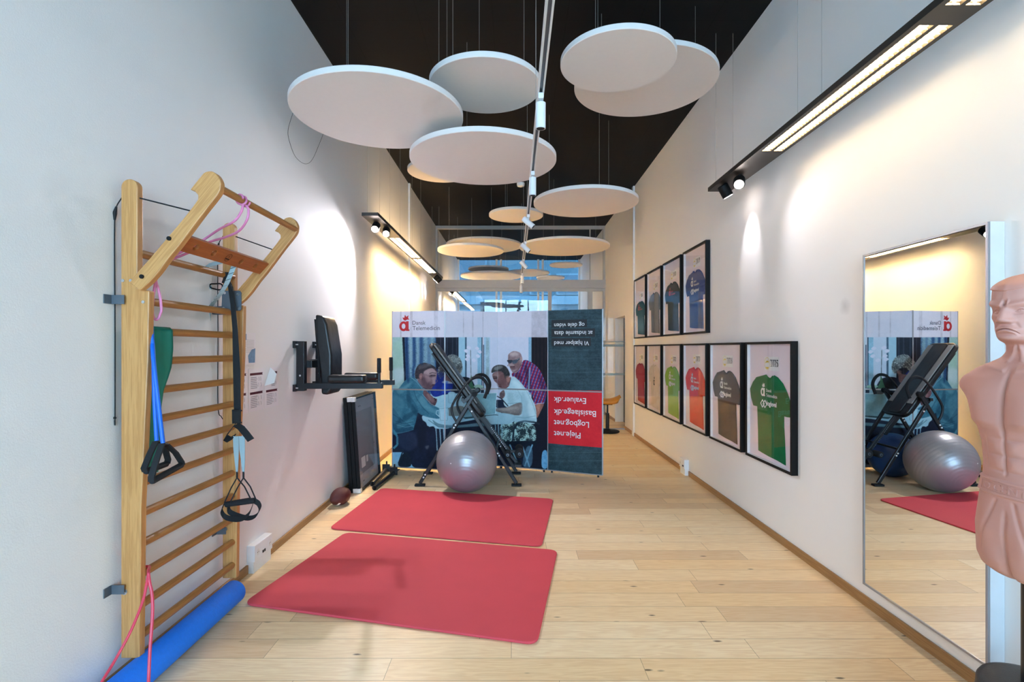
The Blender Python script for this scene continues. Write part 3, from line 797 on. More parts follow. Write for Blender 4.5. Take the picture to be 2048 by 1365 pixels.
    c.fill(A((272, 400), (300, 390), (306, 430), (290, 460), (270, 440)), (158, 124, 122), (122, 90, 94))
    c.line(A((385, 410), (432, 402)), 1.4, (56, 44, 50)); c.line(A((396, 512), (428, 505)), 1.2, (70, 48, 54))
    c.fill(A((470, 750), (560, 738), (556, 865), (486, 866)), (186, 214, 222), (160, 198, 210), noise=0.03)
    c.line(A((474, 765), (446, 768), (440, 800), (474, 828)), 1.6, (180, 210, 220))
    c.line(A((10, 965), (48, 1030), (50, 1110), (10, 1150)), 4, (74, 138, 158)); c.line(A((0, 1165), (110, 1162), (60, 1300)), 2.5, (38, 50, 64))
    c.fill(A((60, 1290), (130, 1180), (185, 1250), (180, 1330), (80, 1335)), (40, 54, 70))
    # standing man with plaid shirt
    c.fill(C_((470, 820), (520, 700), (640, 660), (640, 1365), (470, 1365)), (30, 34, 50), (24, 26, 40))
    c.fill(C_((500, 700), (560, 680), (595, 700), (560, 780), (525, 840), (500, 760)), (176, 124, 108), (136, 92, 84))
    c.fill(C_((270, 390), (330, 370), (390, 260), (470, 280), (550, 350), (600, 460), (625, 560), (600, 690), (550, 695), (500, 705), (480, 620), (430, 560), (300, 450)), (164, 40, 74), (128, 30, 60), kind='plaid')
    c.fill(C_((232, 240), (240, 195), (290, 165), (350, 180), (372, 220), (375, 260), (360, 330), (320, 385), (280, 380), (255, 340), (236, 290)), (180, 158, 158), (128, 106, 108))
    c.line(C_((225, 265), (262, 262), (300, 275), (352, 238)), 3.2, (36, 38, 50)); c.line(C_((300, 262), (350, 240)), 1.2, (160, 170, 176))
    c.line(C_((255, 330), (300, 326)), 1.2, (92, 62, 66))
    # seated man in the white shirt
    c.fill(C_((180, 560), (205, 560), (270, 430), (330, 450), (420, 560), (500, 700), (520, 820), (500, 900), (300, 880), (280, 800), (230, 740), (190, 700)), (196, 220, 226), (160, 192, 202), noise=0.03)
    c.fill(C_((230, 560), (360, 600), (370, 700), (280, 720), (230, 700)), (178, 206, 214), (160, 194, 204), alpha=0.7)
    c.fill(C_((112, 745), (220, 735), (300, 700), (372, 690), (368, 800), (300, 815), (200, 795), (112, 775)), (146, 138, 134), (104, 98, 98))
    c.fill(C_((80, 390), (190, 360), (240, 430), (262, 430), (235, 520), (200, 545), (150, 535), (130, 500), (90, 460)), (160, 122, 118), (104, 76, 80))
    c.fill(C_((66, 385), (80, 330), (140, 303), (210, 320), (250, 390), (240, 425), (200, 440), (180, 380), (120, 370)), (84, 84, 84), (48, 46, 50), noise=0.6)
    c.line(C_((80, 440), (120, 432)), 1.2, (60, 42, 46))
    c.fill(C_((150, 590), (190, 560), (202, 610), (180, 645), (150, 630)), (150, 128, 124), (84, 70, 74))
    c.line(C_((120, 620), (170, 650), (235, 725)), 2.0, (40, 46, 58))
    c.fill(C_((165, 900), (300, 880), (460, 900), (512, 960), (505, 1080), (400, 1085), (180, 1095)), (40, 52, 58), (52, 66, 72), kind='camo')
    c.fill(C_((20, 800), (150, 790), (295, 815), (270, 895), (120, 905), (20, 890)), (168, 200, 210), (146, 182, 194), noise=0.03)
    for x in (104, 136, 170): c.line(C_((x, 905), (x+4, 1080)), 1.6, (140, 182, 196))
    c.line(C_((280, 1090), (290, 960), (330, 890), (400, 872), (500, 885), (555, 905)), 3.6, (38, 50, 62))
    c.fill(C_((200, 1085), (505, 1075), (505, 1130), (420, 1150), (290, 1120)), (28, 40, 56))
    for q in (((480, 1110), (400, 1330)), ((380, 1130), (450, 1340)), ((250, 1110), (330, 1300))): c.line(C_(*q), 2.6, (132, 182, 204))
    c.fill(C_((420, 1140), (475, 1150), (470, 1320), (380, 1320)), (120, 166, 190), alpha=0.6)
    c.fill(C_((580, 1190), (625, 1180), (630, 1340), (575, 1335)), (150, 196, 220), (90, 150, 190))
    # modelling of the printed people
    for q, col_, al, k in (
        # man on the left: sweater folds, face planes
        (A((40, 560), (150, 500), (200, 470), (160, 540), (80, 600)), (120, 172, 186), .5, 5), (A((300, 620), (380, 720), (470, 770), (460, 800), (340, 760), (270, 660)), (116, 168, 182), .5, 4),
        (A((0, 640), (60, 620), (120, 700), (60, 860), (0, 880)), (96, 152, 170), .5, 6), (A((150, 540), (175, 560), (190, 700), (160, 740), (140, 640)), (40, 84, 104), .55, 3),
        (A((110, 820), (240, 760), (230, 800), (120, 880)), (34, 78, 98), .6, 4), (A((60, 900), (200, 860), (190, 890), (60, 950)), (90, 146, 162), .45, 4), (A((200, 700), (260, 790), (250, 830), (190, 760)), (34, 76, 96), .6, 4),
        (A((315, 370), (400, 340), (440, 380), (430, 400), (340, 400)), (190, 170, 170), .6, 4), (A((400, 400), (440, 400), (434, 480), (410, 500)), (176, 154, 156), .6, 3), (A((300, 430), (350, 440), (400, 540), (330, 540), (290, 480)), (78, 60, 68), .6, 5),
        (A((330, 420), (370, 430), (380, 470), (345, 480)), (168, 140, 142), .5, 4), (A((372, 412), (430, 405), (428, 424), (378, 428)), (70, 56, 64), .6, 2), (A((380, 515), (425, 505), (420, 525), (385, 530)), (92, 60, 66), .5, 2),
        (A((260, 320), (330, 292), (400, 312), (350, 330), (280, 350)), (112, 110, 114), .5, 4), (A((280, 405), (298, 400), (300, 430), (286, 450)), (190, 156, 152), .5, 2),
        (A((60, 1010), (200, 980), (260, 1100), (160, 1180), (60, 1100)), (58, 74, 100), .5, 7), (A((250, 960), (330, 930), (340, 1050), (280, 1200)), (26, 34, 50), .7, 6), (A((330, 1130), (370, 1120), (350, 1160)), (120, 124, 130), .6, 3),
        # curtains
        (A((122, 20), (150, 20), (170, 440), (140, 440)), (20, 52, 96), .55, 4), (A((210, 20), (232, 20), (236, 300), (214, 300)), (26, 62, 106), .6, 3), (A((285, 20), (310, 20), (310, 280), (288, 280)), (30, 66, 108), .55, 3), (A((170, 20), (200, 20), (205, 300), (175, 300)), (160, 190, 200), .5, 4), (A((250, 20), (275, 20), (275, 270), (250, 270)), (156, 186, 196), .45, 4), (A((330, 20), (400, 20), (400, 270), (340, 280)), (150, 182, 194), .45, 5),
        (A((10, 100), (90, 80), (100, 300), (20, 350)), (150, 190, 170), .5, 10), (A((10, 350), (110, 350), (110, 450), (20, 500)), (196, 214, 222), .5, 8),
        # middle man
        (B((90, 480), (140, 500), (150, 560), (100, 540)), (84, 62, 64), .6, 3), (B((170, 430), (215, 420), (205, 460), (180, 470)), (168, 138, 130), .6, 3), (B((110, 260), (190, 260), (240, 320), (180, 330), (110, 300)), (150, 160, 158), .45, 4), (B((0, 380), (50, 420), (60, 480), (10, 500)), (50, 46, 50), .6, 5), (B((200, 370), (250, 380), (240, 440), (215, 430)), (60, 60, 58), .5, 4),
        (A((470, 380), (520, 400), (500, 520), (450, 580), (440, 480)), (18, 36, 104), .6, 5), (A((520, 500), (560, 470), (540, 570), (500, 590)), (44, 92, 196), .6, 4), (A((350, 590), (420, 650), (410, 690), (370, 660)), (168, 134, 130), .5, 4),
        # seated man in white
        (C_((80, 400), (130, 380), (140, 430), (100, 460)), (176, 144, 138), .5, 3), (C_((150, 420), (190, 400), (220, 450), (200, 520), (160, 500)), (120, 86, 84), .55, 4), (C_((85, 432), (125, 428), (122, 448), (90, 450)), (66, 48, 52), .6, 2), (C_((120, 490), (160, 500), (160, 530), (130, 525)), (100, 68, 68), .5, 3), (C_((215, 425), (250, 420), (248, 470), (225, 480)), (188, 136, 122), .6, 2),
        (C_((90, 335), (150, 310), (180, 330), (110, 360)), (156, 160, 158), .6, 3), (C_((270, 470), (330, 480), (400, 570), (330, 560)), (214, 234, 238), .5, 5), (C_((370, 600), (400, 600), (470, 800), (420, 860), (370, 830)), (146, 180, 192), .55, 6), (C_((230, 590), (280, 600), (290, 690), (240, 700)), (142, 178, 188), .5, 5), (C_((430, 700), (480, 720), (510, 830), (460, 860)), (214, 232, 236), .45, 5), (C_((300, 820), (480, 840), (500, 880), (300, 880)), (132, 170, 184), .5, 5),
        (C_((130, 750), (300, 725), (340, 740), (200, 770)), (182, 172, 164), .55, 4), (C_((200, 790), (340, 800), (360, 770), (330, 810)), (78, 74, 76), .6, 3),
        # bald man
        (C_((250, 190), (310, 175), (340, 200), (280, 220)), (208, 190, 188), .6, 4), (C_((300, 290), (350, 280), (340, 340), (300, 350)), (128, 98, 98), .55, 4), (C_((240, 290), (290, 300), (290, 320), (250, 320)), (196, 170, 166), .5, 3), (C_((262, 330), (305, 326), (300, 350), (270, 352)), (90, 62, 66), .5, 2), (C_((352, 230), (376, 230), (376, 262), (356, 262)), (190, 160, 156), .6, 2),
        (C_((400, 330), (430, 330), (470, 520), (440, 560)), (50, 22, 48), .5, 4), (C_((540, 400), (600, 480), (615, 600), (570, 560)), (56, 26, 60), .45, 6), (C_((300, 400), (340, 380), (380, 450), (330, 450)), (60, 30, 54), .45, 4), (C_((520, 720), (560, 700), (540, 780)), (208, 156, 134), .5, 3)):
        c.soft(q, col_, al, k)
    # crisper drawing on top: laptop, cups, faces, cloth edges
    c.fill(B((330, 705), (672, 690), (655, 935), (275, 985)), (140, 182, 190), (112, 154, 166), sm=False, noise=0.04)
    c.line(B((330, 705), (672, 690), (657, 945)), 1.0, (196, 218, 224)); c.line(B((275, 985), (657, 950), (690, 955)), 1.4, (52, 76, 84))
    c.fill(B((484, 655), (496, 655), (496, 690), (484, 690)), (48, 60, 76), sm=False); c.fill(B((502, 655), (514, 655), (514, 690), (502, 690)), (48, 60, 76), sm=False)
    c.line(B((96, 690), (180, 690), (176, 808), (105, 808), (96, 690)), 0.7, (120, 156, 170)); c.line(A((470, 750), (560, 738), (556, 865), (486, 866), (470, 750)), 0.8, (112, 152, 166))
    c.line(B((-140, 1010), (-20, 1095), (160, 1105), (440, 1085), (680, 1062)), 1.2, (84, 120, 134))
    c.fill(B((330, 650), (350, 560), (372, 480), (380, 560), (400, 640)), (84, 128, 96), (60, 100, 80)); c.fill(B((400, 610), (460, 590), (520, 620), (440, 640)), (160, 190, 176), (120, 160, 140)); c.fill(B((330, 645), (430, 645), (420, 700), (350, 700)), (98, 108, 108), (74, 84, 86))
    for q, wd, cc in ((A((372, 392), (402, 384), (440, 390)), 1.3, (44, 36, 44)), (A((384, 412), (410, 408), (436, 412)), 1.0, (36, 30, 38)), (A((440, 440), (456, 470), (440, 482)), 1.0, (128, 100, 106)), (A((395, 508), (412, 503), (430, 506)), 1.3, (58, 36, 44)), (A((310, 535), (360, 553), (398, 545)), 1.6, (62, 46, 54)), (A((275, 410), (292, 402), (302, 418), (292, 445)), 0.8, (88, 60, 64)),
                      (A((180, 428), (240, 470), (300, 545)), 1.0, (140, 180, 192)), (A((300, 600), (390, 700), (470, 742)), 0.9, (136, 180, 192)), (A((215, 560), (240, 640), (300, 730), (370, 800)), 0.9, (36, 78, 98)), (A((20, 870), (120, 900), (210, 880)), 0.9, (34, 74, 94)), (A((40, 910), (130, 935), (215, 920)), 0.8, (120, 168, 182)), (A((0, 800), (60, 840), (90, 900)), 0.8, (34, 76, 96)), (A((420, 640), (436, 655), (430, 668)), 1.8, (20, 24, 34)),
                      (C_((78, 428), (100, 420), (122, 428)), 1.2, (46, 34, 38)), (C_((84, 442), (104, 438), (120, 444)), 1.0, (34, 26, 30)), (C_((134, 528), (150, 530), (166, 524)), 1.1, (74, 40, 44)), (C_((205, 545), (240, 520), (262, 440)), 1.0, (90, 62, 64)), (C_((225, 700), (300, 690), (372, 688)), 1.0, (112, 146, 158)), (C_((372, 690), (366, 620), (330, 560)), 0.9, (140, 176, 188)), (C_((420, 570), (480, 690), (515, 800)), 0.8, (120, 156, 170)), (C_((300, 830), (400, 842), (510, 820)), 1.0, (116, 152, 166)),
                      (C_((150, 590), (180, 598), (200, 600)), 0.8, (70, 54, 58)), (C_((152, 605), (178, 612), (198, 614)), 0.8, (70, 54, 58)), (C_((158, 620), (180, 628)), 0.8, (70, 54, 58)), (C_((255, 322), (280, 318), (302, 322)), 1.2, (66, 40, 46)), (C_((240, 300), (226, 312), (240, 318)), 0.9, (120, 94, 96)), (C_((290, 380), (330, 360), (368, 300)), 1.0, (86, 58, 66)), (C_((500, 704), (550, 694), (598, 690)), 1.2, (210, 216, 232)), (C_((455, 330), (448, 430), (440, 560)), 3.0, (130, 168, 190))):
        c.line(q, wd, cc, alpha=0.85)
    c.fill(C_((232, 262), (266, 258), (268, 284), (240, 290)), (40, 44, 56), (70, 80, 92)); c.fill(C_((276, 262), (330, 252), (322, 284), (284, 292)), (44, 50, 62), (96, 110, 122))
    c.blur(1)
    # white heading band of the first three panels
    c.rect(778, 1096.5, 610, 675, (210, 208, 218), (202, 202, 214), noise=0.02)
    for x, wd in ((800, 3), (820, 5), (868, 8), (926, 2), (944, 3), (965, 2), (1063, 30)): c.rect(x, x+wd, 610, 675, (200, 198, 212), noise=0.01, alpha=0.5)
    # slate panel
    c.rect(1096, 1212, 610, 960, (66, 90, 98), (44, 62, 70), noise=0.25)
    for y in (640, 652, 700, 716, 738, 745, 760, 905, 922): c.line([(1096, y), (1130, y+1), (1212, y)], 0.8, (92, 116, 120), alpha=0.6)
    for k in range(60):
        y = 615+k*5.6; c.line([(1096, y), (1212, y+((k*37) % 5)-2)], 0.7, (70, 92, 98) if k % 2 else (34, 48, 56), alpha=0.35)
    c.fill([(1096, 781), (1206, 782), (1206, 896), (1150, 892), (1096, 887)], (214, 52, 62), (200, 44, 56), sm=False, noise=0.03)
    return c

def display_wall():
    cv = paint()
    cor = [(-1.513, 6.35), (-0.842, 6.20), (-0.213, 6.42), (0.405, 6.19), (1.019, 5.93)]
    zt, zb, zm = 1.955, 0.035, 0.993
    t = thing('folding_display_wall', 'folding four-panel display wall printed with a meeting scene and a slate panel with upside-down text', 'display wall', (-0.25, 6.25, 0))
    m, nt, b = newmat('printed_fabric')
    at = N(nt, 'ShaderNodeAttribute'); at.attribute_name = 'print'
    nt.links.new(at.outputs['Color'], b.inputs['Base Color']); b.inputs['Roughness'].default_value = 0.6; b.inputs['Specular IOR Level'].default_value = 0.25
    for i in range(4):
        a = Vector((*cor[i], 0)); e = Vector((*cor[i+1], 0)); d = e-a; L = d.length; u = d.normalized(); n = Vector((u.y, -u.x, 0))
        if n.y > 0: n = -n
        for z0, z1 in ((zb, zm-0.008), (zm+0.008, zt)):
            g = 0.004; nx = int((L-2*g)/0.004); nz = int((z1-z0)/0.004)
            xs = np.linspace(g, L-g, nx+1); zs = np.linspace(z0, z1, nz+1)
            gx, gz = np.meshgrid(xs, zs)
            px = a.x+u.x*gx+n.x*0.012; py = a.y+u.y*gx+n.y*0.012
            co = np.stack([px, py, gz], -1).reshape(-1, 3)
            sx = CX+F*px/py; sy = CY-(gz-CH)*F/py
            col = np.clip((cv.sample(sx.ravel(), sy.ravel())-128)*1.12+127, 4, 250)/255.0
            col = np.where(col <= 0.04045, col/12.92, ((col+0.055)/1.055)**2.4)
            nv = len(co); k = (np.arange(nz)[:, None]*(nx+1)+np.arange(nx)[None, :]).ravel()
            fs = np.stack([k, k+1, k+nx+2, k+nx+1], -1).tolist()
            # thickness: a box behind the printed face
            c4 = [a+u*x+n*o+Vector((0, 0, z)) for o in (0.0118, -0.012) for z in (z0, z1) for x in (g, L-g)]
            vs = co.tolist()+[tuple(v) for v in c4]
            fs += [tuple(nv+q for q in f) for f in ((0, 4, 5, 1), (2, 3, 7, 6), (0, 2, 6, 4), (1, 5, 7, 3), (4, 6, 7, 5))]
            me = bpy.data.meshes.new('printed_panel'); me.from_pydata(vs, [], fs)
            at_ = me.color_attributes.new('print', 'FLOAT_COLOR', 'POINT')
            full = np.ones((len(vs), 4), np.float32); full[:nv, :3] = col; full[nv:, :3] = 0.6
            at_.data.foreach_set('color', full.ravel()); me.update(); me.materials.append(m)
            o = bpy.data.objects.new('printed_panel', me); COL.objects.link(o); adopt(o, t)
            if i == 3: o['label'] = 'slate grey panel with red block' if z0 < 0.5 else 'slate grey panel with dark captions'
    for i, (x, y) in enumerate(cor):
        ew = (.005, .007, .0035, .004, .006)[i]
        MB().box(x-ew, x+ew, y-0.013, y+0.02, 0.03, zt+0.004).build('edge_post', M['silver'], t)
    for i in range(4):
        a = Vector((*cor[i], 0)); e = Vector((*cor[i+1], 0)); u = (e-a).normalized()
        MB().bar(a+Vector((0, 0, zm)), e+Vector((0, 0, zm)), 0.016, 0.012).build('middle_rail', M['silver'], t)
        MB().bar(a+Vector((0, 0, 0.03)), e+Vector((0, 0, 0.03)), 0.024, 0.012).build('bottom_rail', M['silver'], t)
        for p in (a+u*0.05, e-u*0.05):
            MB().cyl(p, p+Vector((0, 0, 0.025)), 0.012, 12).build('foot', M['blackmetal'], t)
    # lettering on the first panel
    def on(i, x, y, off=0.0135):
        """point on the face of panel i seen at pixel x, y"""
        a = Vector((*cor[i], 0)); e = Vector((*cor[i+1], 0)); u = (e-a).normalized(); n = Vector((u.y, -u.x, 0))
        if n.y > 0: n = -n
        a = a+n*off
        k = (x-CX)/F  # X = k*Y
        s = (k*a.y-a.x)/(u.x-k*u.y); p = a+u*s
        return Vector((p.x, p.y, CH-(y-CY)*p.y/F)), u, n
    p, u, n = on(0, 798.5, 663)
    q, _, _ = on(0, 819, 663)
    logo(p, u, Vector((0, 0, 1)), (q-p).length).build('logo_mark', M['logored'], t)
    for s, x0, x1, y in (('Dansk', 825, 851, 650), ('Telemedicin', 825, 879.5, 661)):
        p, u, n = on(0, x0, y); q, _, _ = on(0, x1, y)
        text(s, p, u, Vector((0, 0, 1)), (q-p).length, bold=0.0004).build('lettering', M['txtgrey'], t)
    # rotated by half a turn on the slate panel: text starts at the right and hangs upside down
    for s, x0, x1, y, bx0, bx1, by0, by1 in (('og dele viden', 1108.5, 1169, 643.5, 1103, 1174, 640.5, 656), ('at indsamle data', 1108.5, 1185, 662, 1103, 1190, 658.5, 674.5), ('Vi hjælper med', 1108.5, 1178, 680, 1103, 1182, 677, 693)):
        a_, u, n = on(3, bx0, by0, 0.0132); b_, _, _ = on(3, bx1, by0, 0.0132); c_, _, _ = on(3, bx0, by1, 0.0132)
        h = (a_-c_).z; Lx = (b_-a_).length
        mb = MB(); mb.add([c_, c_+u*Lx, a_+u*Lx, a_], [(0, 1, 2, 3)]); mb.build('caption_strip', M['strip'], t)
        p, _, _ = on(3, x1, y, 0.0142); q, _, _ = on(3, x0, y, 0.0142)
        text(s, p, -u, Vector((0, 0, -1)), (q-p).length, bold=0.0004).build('lettering', M['txtwhite'], t)
    for s, x0, x1, y in (('Evaluer.dk', 1108, 1172, 797), ('Basislaege.dk', 1108, 1192, 819), ('Logbog.net', 1108, 1178, 841), ('Pleje.net', 1108, 1161, 862.5)):
        p, u, n = on(3, x1, y); q, _, _ = on(3, x0, y)
        text(s, p, -u, Vector((0, 0, -1)), (q-p).length, bold=0.0007).build('lettering', M['txtwhite'], t)
display_wall()

# ================================================================== WALL BARS
def wall_bars():
    t = thing('wall_bars', 'light wooden wall bars with pull-up arms on the left wall', 'wall bars', (-1.70, 2.68, 0.124))
    X0 = -1.745
    for name, ya, yb in (('side_post', 2.27, 2.305), ('side_post', 3.06, 3.095)):
        poly = [(X0, 0.124), (-1.663, 0.124), (-1.655, 0.8), (-1.625, 1.45), (-1.62, 1.755), (-1.672, 1.765)]+[(-1.7085+.0365*math.cos(a*PI/12), 2.215+.0365*math.sin(a*PI/12)) for a in range(13)]
        po = MB().prism(poly, (0, ya, 0), (1, 0, 0), (0, 0, 1), (0, yb-ya, 0)).build('side_post', M['ash'], t, bevel=0.004)
        bt = MB()
        for x, z in ((-1.735, 1.80), (-1.70, 1.80), (-1.735, 1.705), (-1.645, 1.705)) if ya < 3 else ((-1.735, 1.72),):
            bt.cyl((x, ya-0.004, z), (x, ya+0.001, z), 0.007, 12)
        bt.cyl((-1.728, ya-0.004, 0.42), (-1.728, ya+0.001, 0.42), 0.013, 14)
        bt.build('bolt', M['bolt'], po, smooth=True)
    for k in range(13):
        z = 0.203+0.1375*k if k < 12 else 1.927
        MB().cyl((-1.688, 2.30, z), (-1.688, 3.065, z), 0.0185, 20).build('rung', M['rung'], t, smooth=True)
    # pull-up arms
    def outline():
        q = [(235, 985), (315, 1048), (330, 1040), (395, 985), (470, 900), (550, 790), (620, 705), (700, 600), (770, 505), (850, 400), (910, 325), (955, 262), (968, 215), (966, 170), (940, 120), (900, 92), (860, 92), (830, 105), (775, 172), (722, 238), (758, 250), (785, 280), (786, 315), (740, 380), (665, 475), (590, 565), (500, 670), (400, 790), (310, 890)]
        out = []
        for u_, v_ in q:
            p = P(200+u_/4.014, 320+v_/4.014, 2.235); out.append((p.x, p.z))
        hd = [(v.x, v.y) for v in smooth_path([(a_, b_, 0) for a_, b_ in out[3:18]], 4)]
        return out[:3]+hd+out[18:]
    ol = outline()
    for ya in (2.235, 3.022):
        ar = MB().prism(ol, (0, ya, 0), (1, 0, 0), (0, 0, 1), (0, 0.034, 0)).build('pull_up_arm', M['asharm'], t, bevel=0.004)
        kb = MB()
        for u_, v_ in ((557, 632), (338, 938)):
            p = P(200+u_/4.014, 320+v_/4.014, 2.235)
            kb.cyl((p.x, ya-0.006, p.z), (p.x, ya+0.001, p.z), 0.0095, 14)
        kb.build('arm_knob', M['black'], ar, smooth=True)
    MB().cyl((-1.298, 2.262, 2.205), (-1.298, 3.03, 2.205), 0.0165, 22).build('pull_up_bar', M['rung'], t, smooth=True)
    # perforated cross board, tilted with the arms
    c = Vector((-1.483, 2.645, 1.974)); du = Vector((0.67, 0, 0.74)).normalized(); nn = Vector((0.74, 0, -0.67)).normalized()
    hw, hl, th = 0.040, 0.378, 0.010
    holes = [-0.27, -0.13, 0.12, 0.27]
    mb = MB(); cells = []
    # board with real holes: rectangles around octagon openings
    xs = [-hl]+[v for h in holes for v in (h-0.03, h+0.03)]+[hl]
    for side in (1, -1):
        def PT(y, w_): return c+Vector((0, y, 0))+du*w_+nn*th*side
        for i in range(0, len(xs), 2):
            vs = [PT(xs[i], -hw), PT(xs[i+1], -hw), PT(xs[i+1], hw), PT(xs[i], hw)]
            mb.add(vs, [(0, 1, 2, 3)] if side > 0 else [(3, 2, 1, 0)])
        for h in holes:
            n = 24; inner = [PT(h+0.019*math.cos(2*PI*k/n), 0.019*math.sin(2*PI*k/n)) for k in range(n)]
            outer = []
            for k in range(n):
                a = 2*PI*k/n
                for ca_ in [math.atan2(sy_*hw, sx_*0.03) % (2*PI) for sx_ in (1, -1) for sy_ in (1, -1)]:
                    if abs(a-ca_) <= PI/n: a = ca_
                cx, sy = math.cos(a), math.sin(a)
                s = 1/max(abs(cx)/0.03, abs(sy)/hw); outer.append(PT(h+cx*s, sy*s))
            f = [(k, n+k, n+(k+1) % n, (k+1) % n) for k in range(n)]
            mb.add(inner+outer, f if side > 0 else [tuple(reversed(q)) for q in f])
    for h in holes:
        n = 24
        a_ = [c+Vector((0, h+0.019*math.cos(2*PI*k/n), 0))+du*0.019*math.sin(2*PI*k/n)+nn*th*s for s in (1, -1) for k in range(n)]
        mb.add(a_, [(k, (k+1) % n, n+(k+1) % n, n+k) for k in range(n)])
    cc = [c+Vector((0, y, 0))+du*w_+nn*th*s for s in (1, -1) for y, w_ in ((-hl, -hw), (hl, -hw), (hl, hw), (-hl, hw))]
    mb.add(cc, [(k, (k+1) % 4, 4+(k+1) % 4, 4+k) for k in range(4)])
    bd = mb.build('grip_board', M['board'], t)
    em = MB(); o = c+Vector((0, -0.005, 0))+nn*(th+0.0008)
    ring_poly(em, o, Vector((0, 1, 0)), du, 0.022, 0.024, 0.0195, 0.0215)
    em.add([o+Vector((0, a, 0))+du*b for a, b in ((-0.016, -0.006), (0.016, -0.006), (0.016, -0.012), (-0.016, -0.012))], [(0, 1, 2, 3)])
    em.add([o+Vector((0, a, 0))+du*b for a, b in ((-0.003, 0.002), (0.003, 0.002), (0.001, 0.016))], [(0, 1, 2)])
    em.build('burned_emblem', M['black'], bd)
    # steel brackets to the wall and arm plate
    for y, z in ((2.255, 1.715), (2.255, 0.435), (3.05, 0.41), (3.05, 1.72)):
        MB().box(XL+0.002, -1.72, y, y+0.004, z-0.02, z+0.02).box(XL+0.001, XL+0.005, y-0.04, y, z-0.02, z+0.02).build('wall_bracket', M['steelgrey'], t)
    pl = [P(445, 582, 3.018), P(480, 582, 3.018), P(483, 586, 3.018), P(483, 619, 3.018), P(480, 622, 3.018), P(416, 621, 3.018), P(414, 618, 3.018), P(416, 614, 3.018), P(444, 613, 3.018)]
    pla = MB().prism([(p.x, p.z) for p in pl], (0, 3.014, 0), (1, 0, 0), (0, 0, 1), (0, 0.006, 0)).build('arm_plate', M['steelgrey'], t)
    b = MB()
    for x, y in ((475.5, 589), (447, 617), (478.5, 617.5), (449, 586)):
        p = P(x, y, 3.012); b.cyl(p, p+Vector((0, 0.004, 0)), 0.0085, 12)
    b.build('bolt', M['bolt'], pla, smooth=True)
    # holding cords
    for y, xa in ((2.285, 0), (3.075, 0)):
        p0 = Vector((X0-0.006, y, 2.175)); p1 = Vector((-1.405, y-0.03, 2.10 if y < 3 else 2.075))
        cb = MB().tube([p0, Vector((-1.67, y, 2.17)), p1], 0.0032, 8)
        zend = 1.19 if y < 3 else 1.16
        cb.tube(smooth_path([p0, (X0-0.026, y-0.01, 2.12), (X0-0.032, y-0.01, 2.02), (X0-0.030, y-0.01, 1.6), (X0-0.030, y-0.01, zend)]+([(X0-0.032, y-0.01, zend-0.01)] if y < 3 else [(X0-0.01, y-0.01, zend-0.07), (X0+0.015, y-0.01, zend-0.1)]), 6), 0.0024, 8)
        cb.tube([(X0-0.024, y-0.01, 2.13), (X0-0.031, y-0.01, 2.10), (X0-0.032, y-0.01, 2.07)], [0.004, 0.009, 0.004], 8)
        cb.sphere((X0-0.031, y-0.01, zend), 0.006, 10, 8)
        cb.build('holding_cord', M['web'], t, smooth=True)
wall_bars()
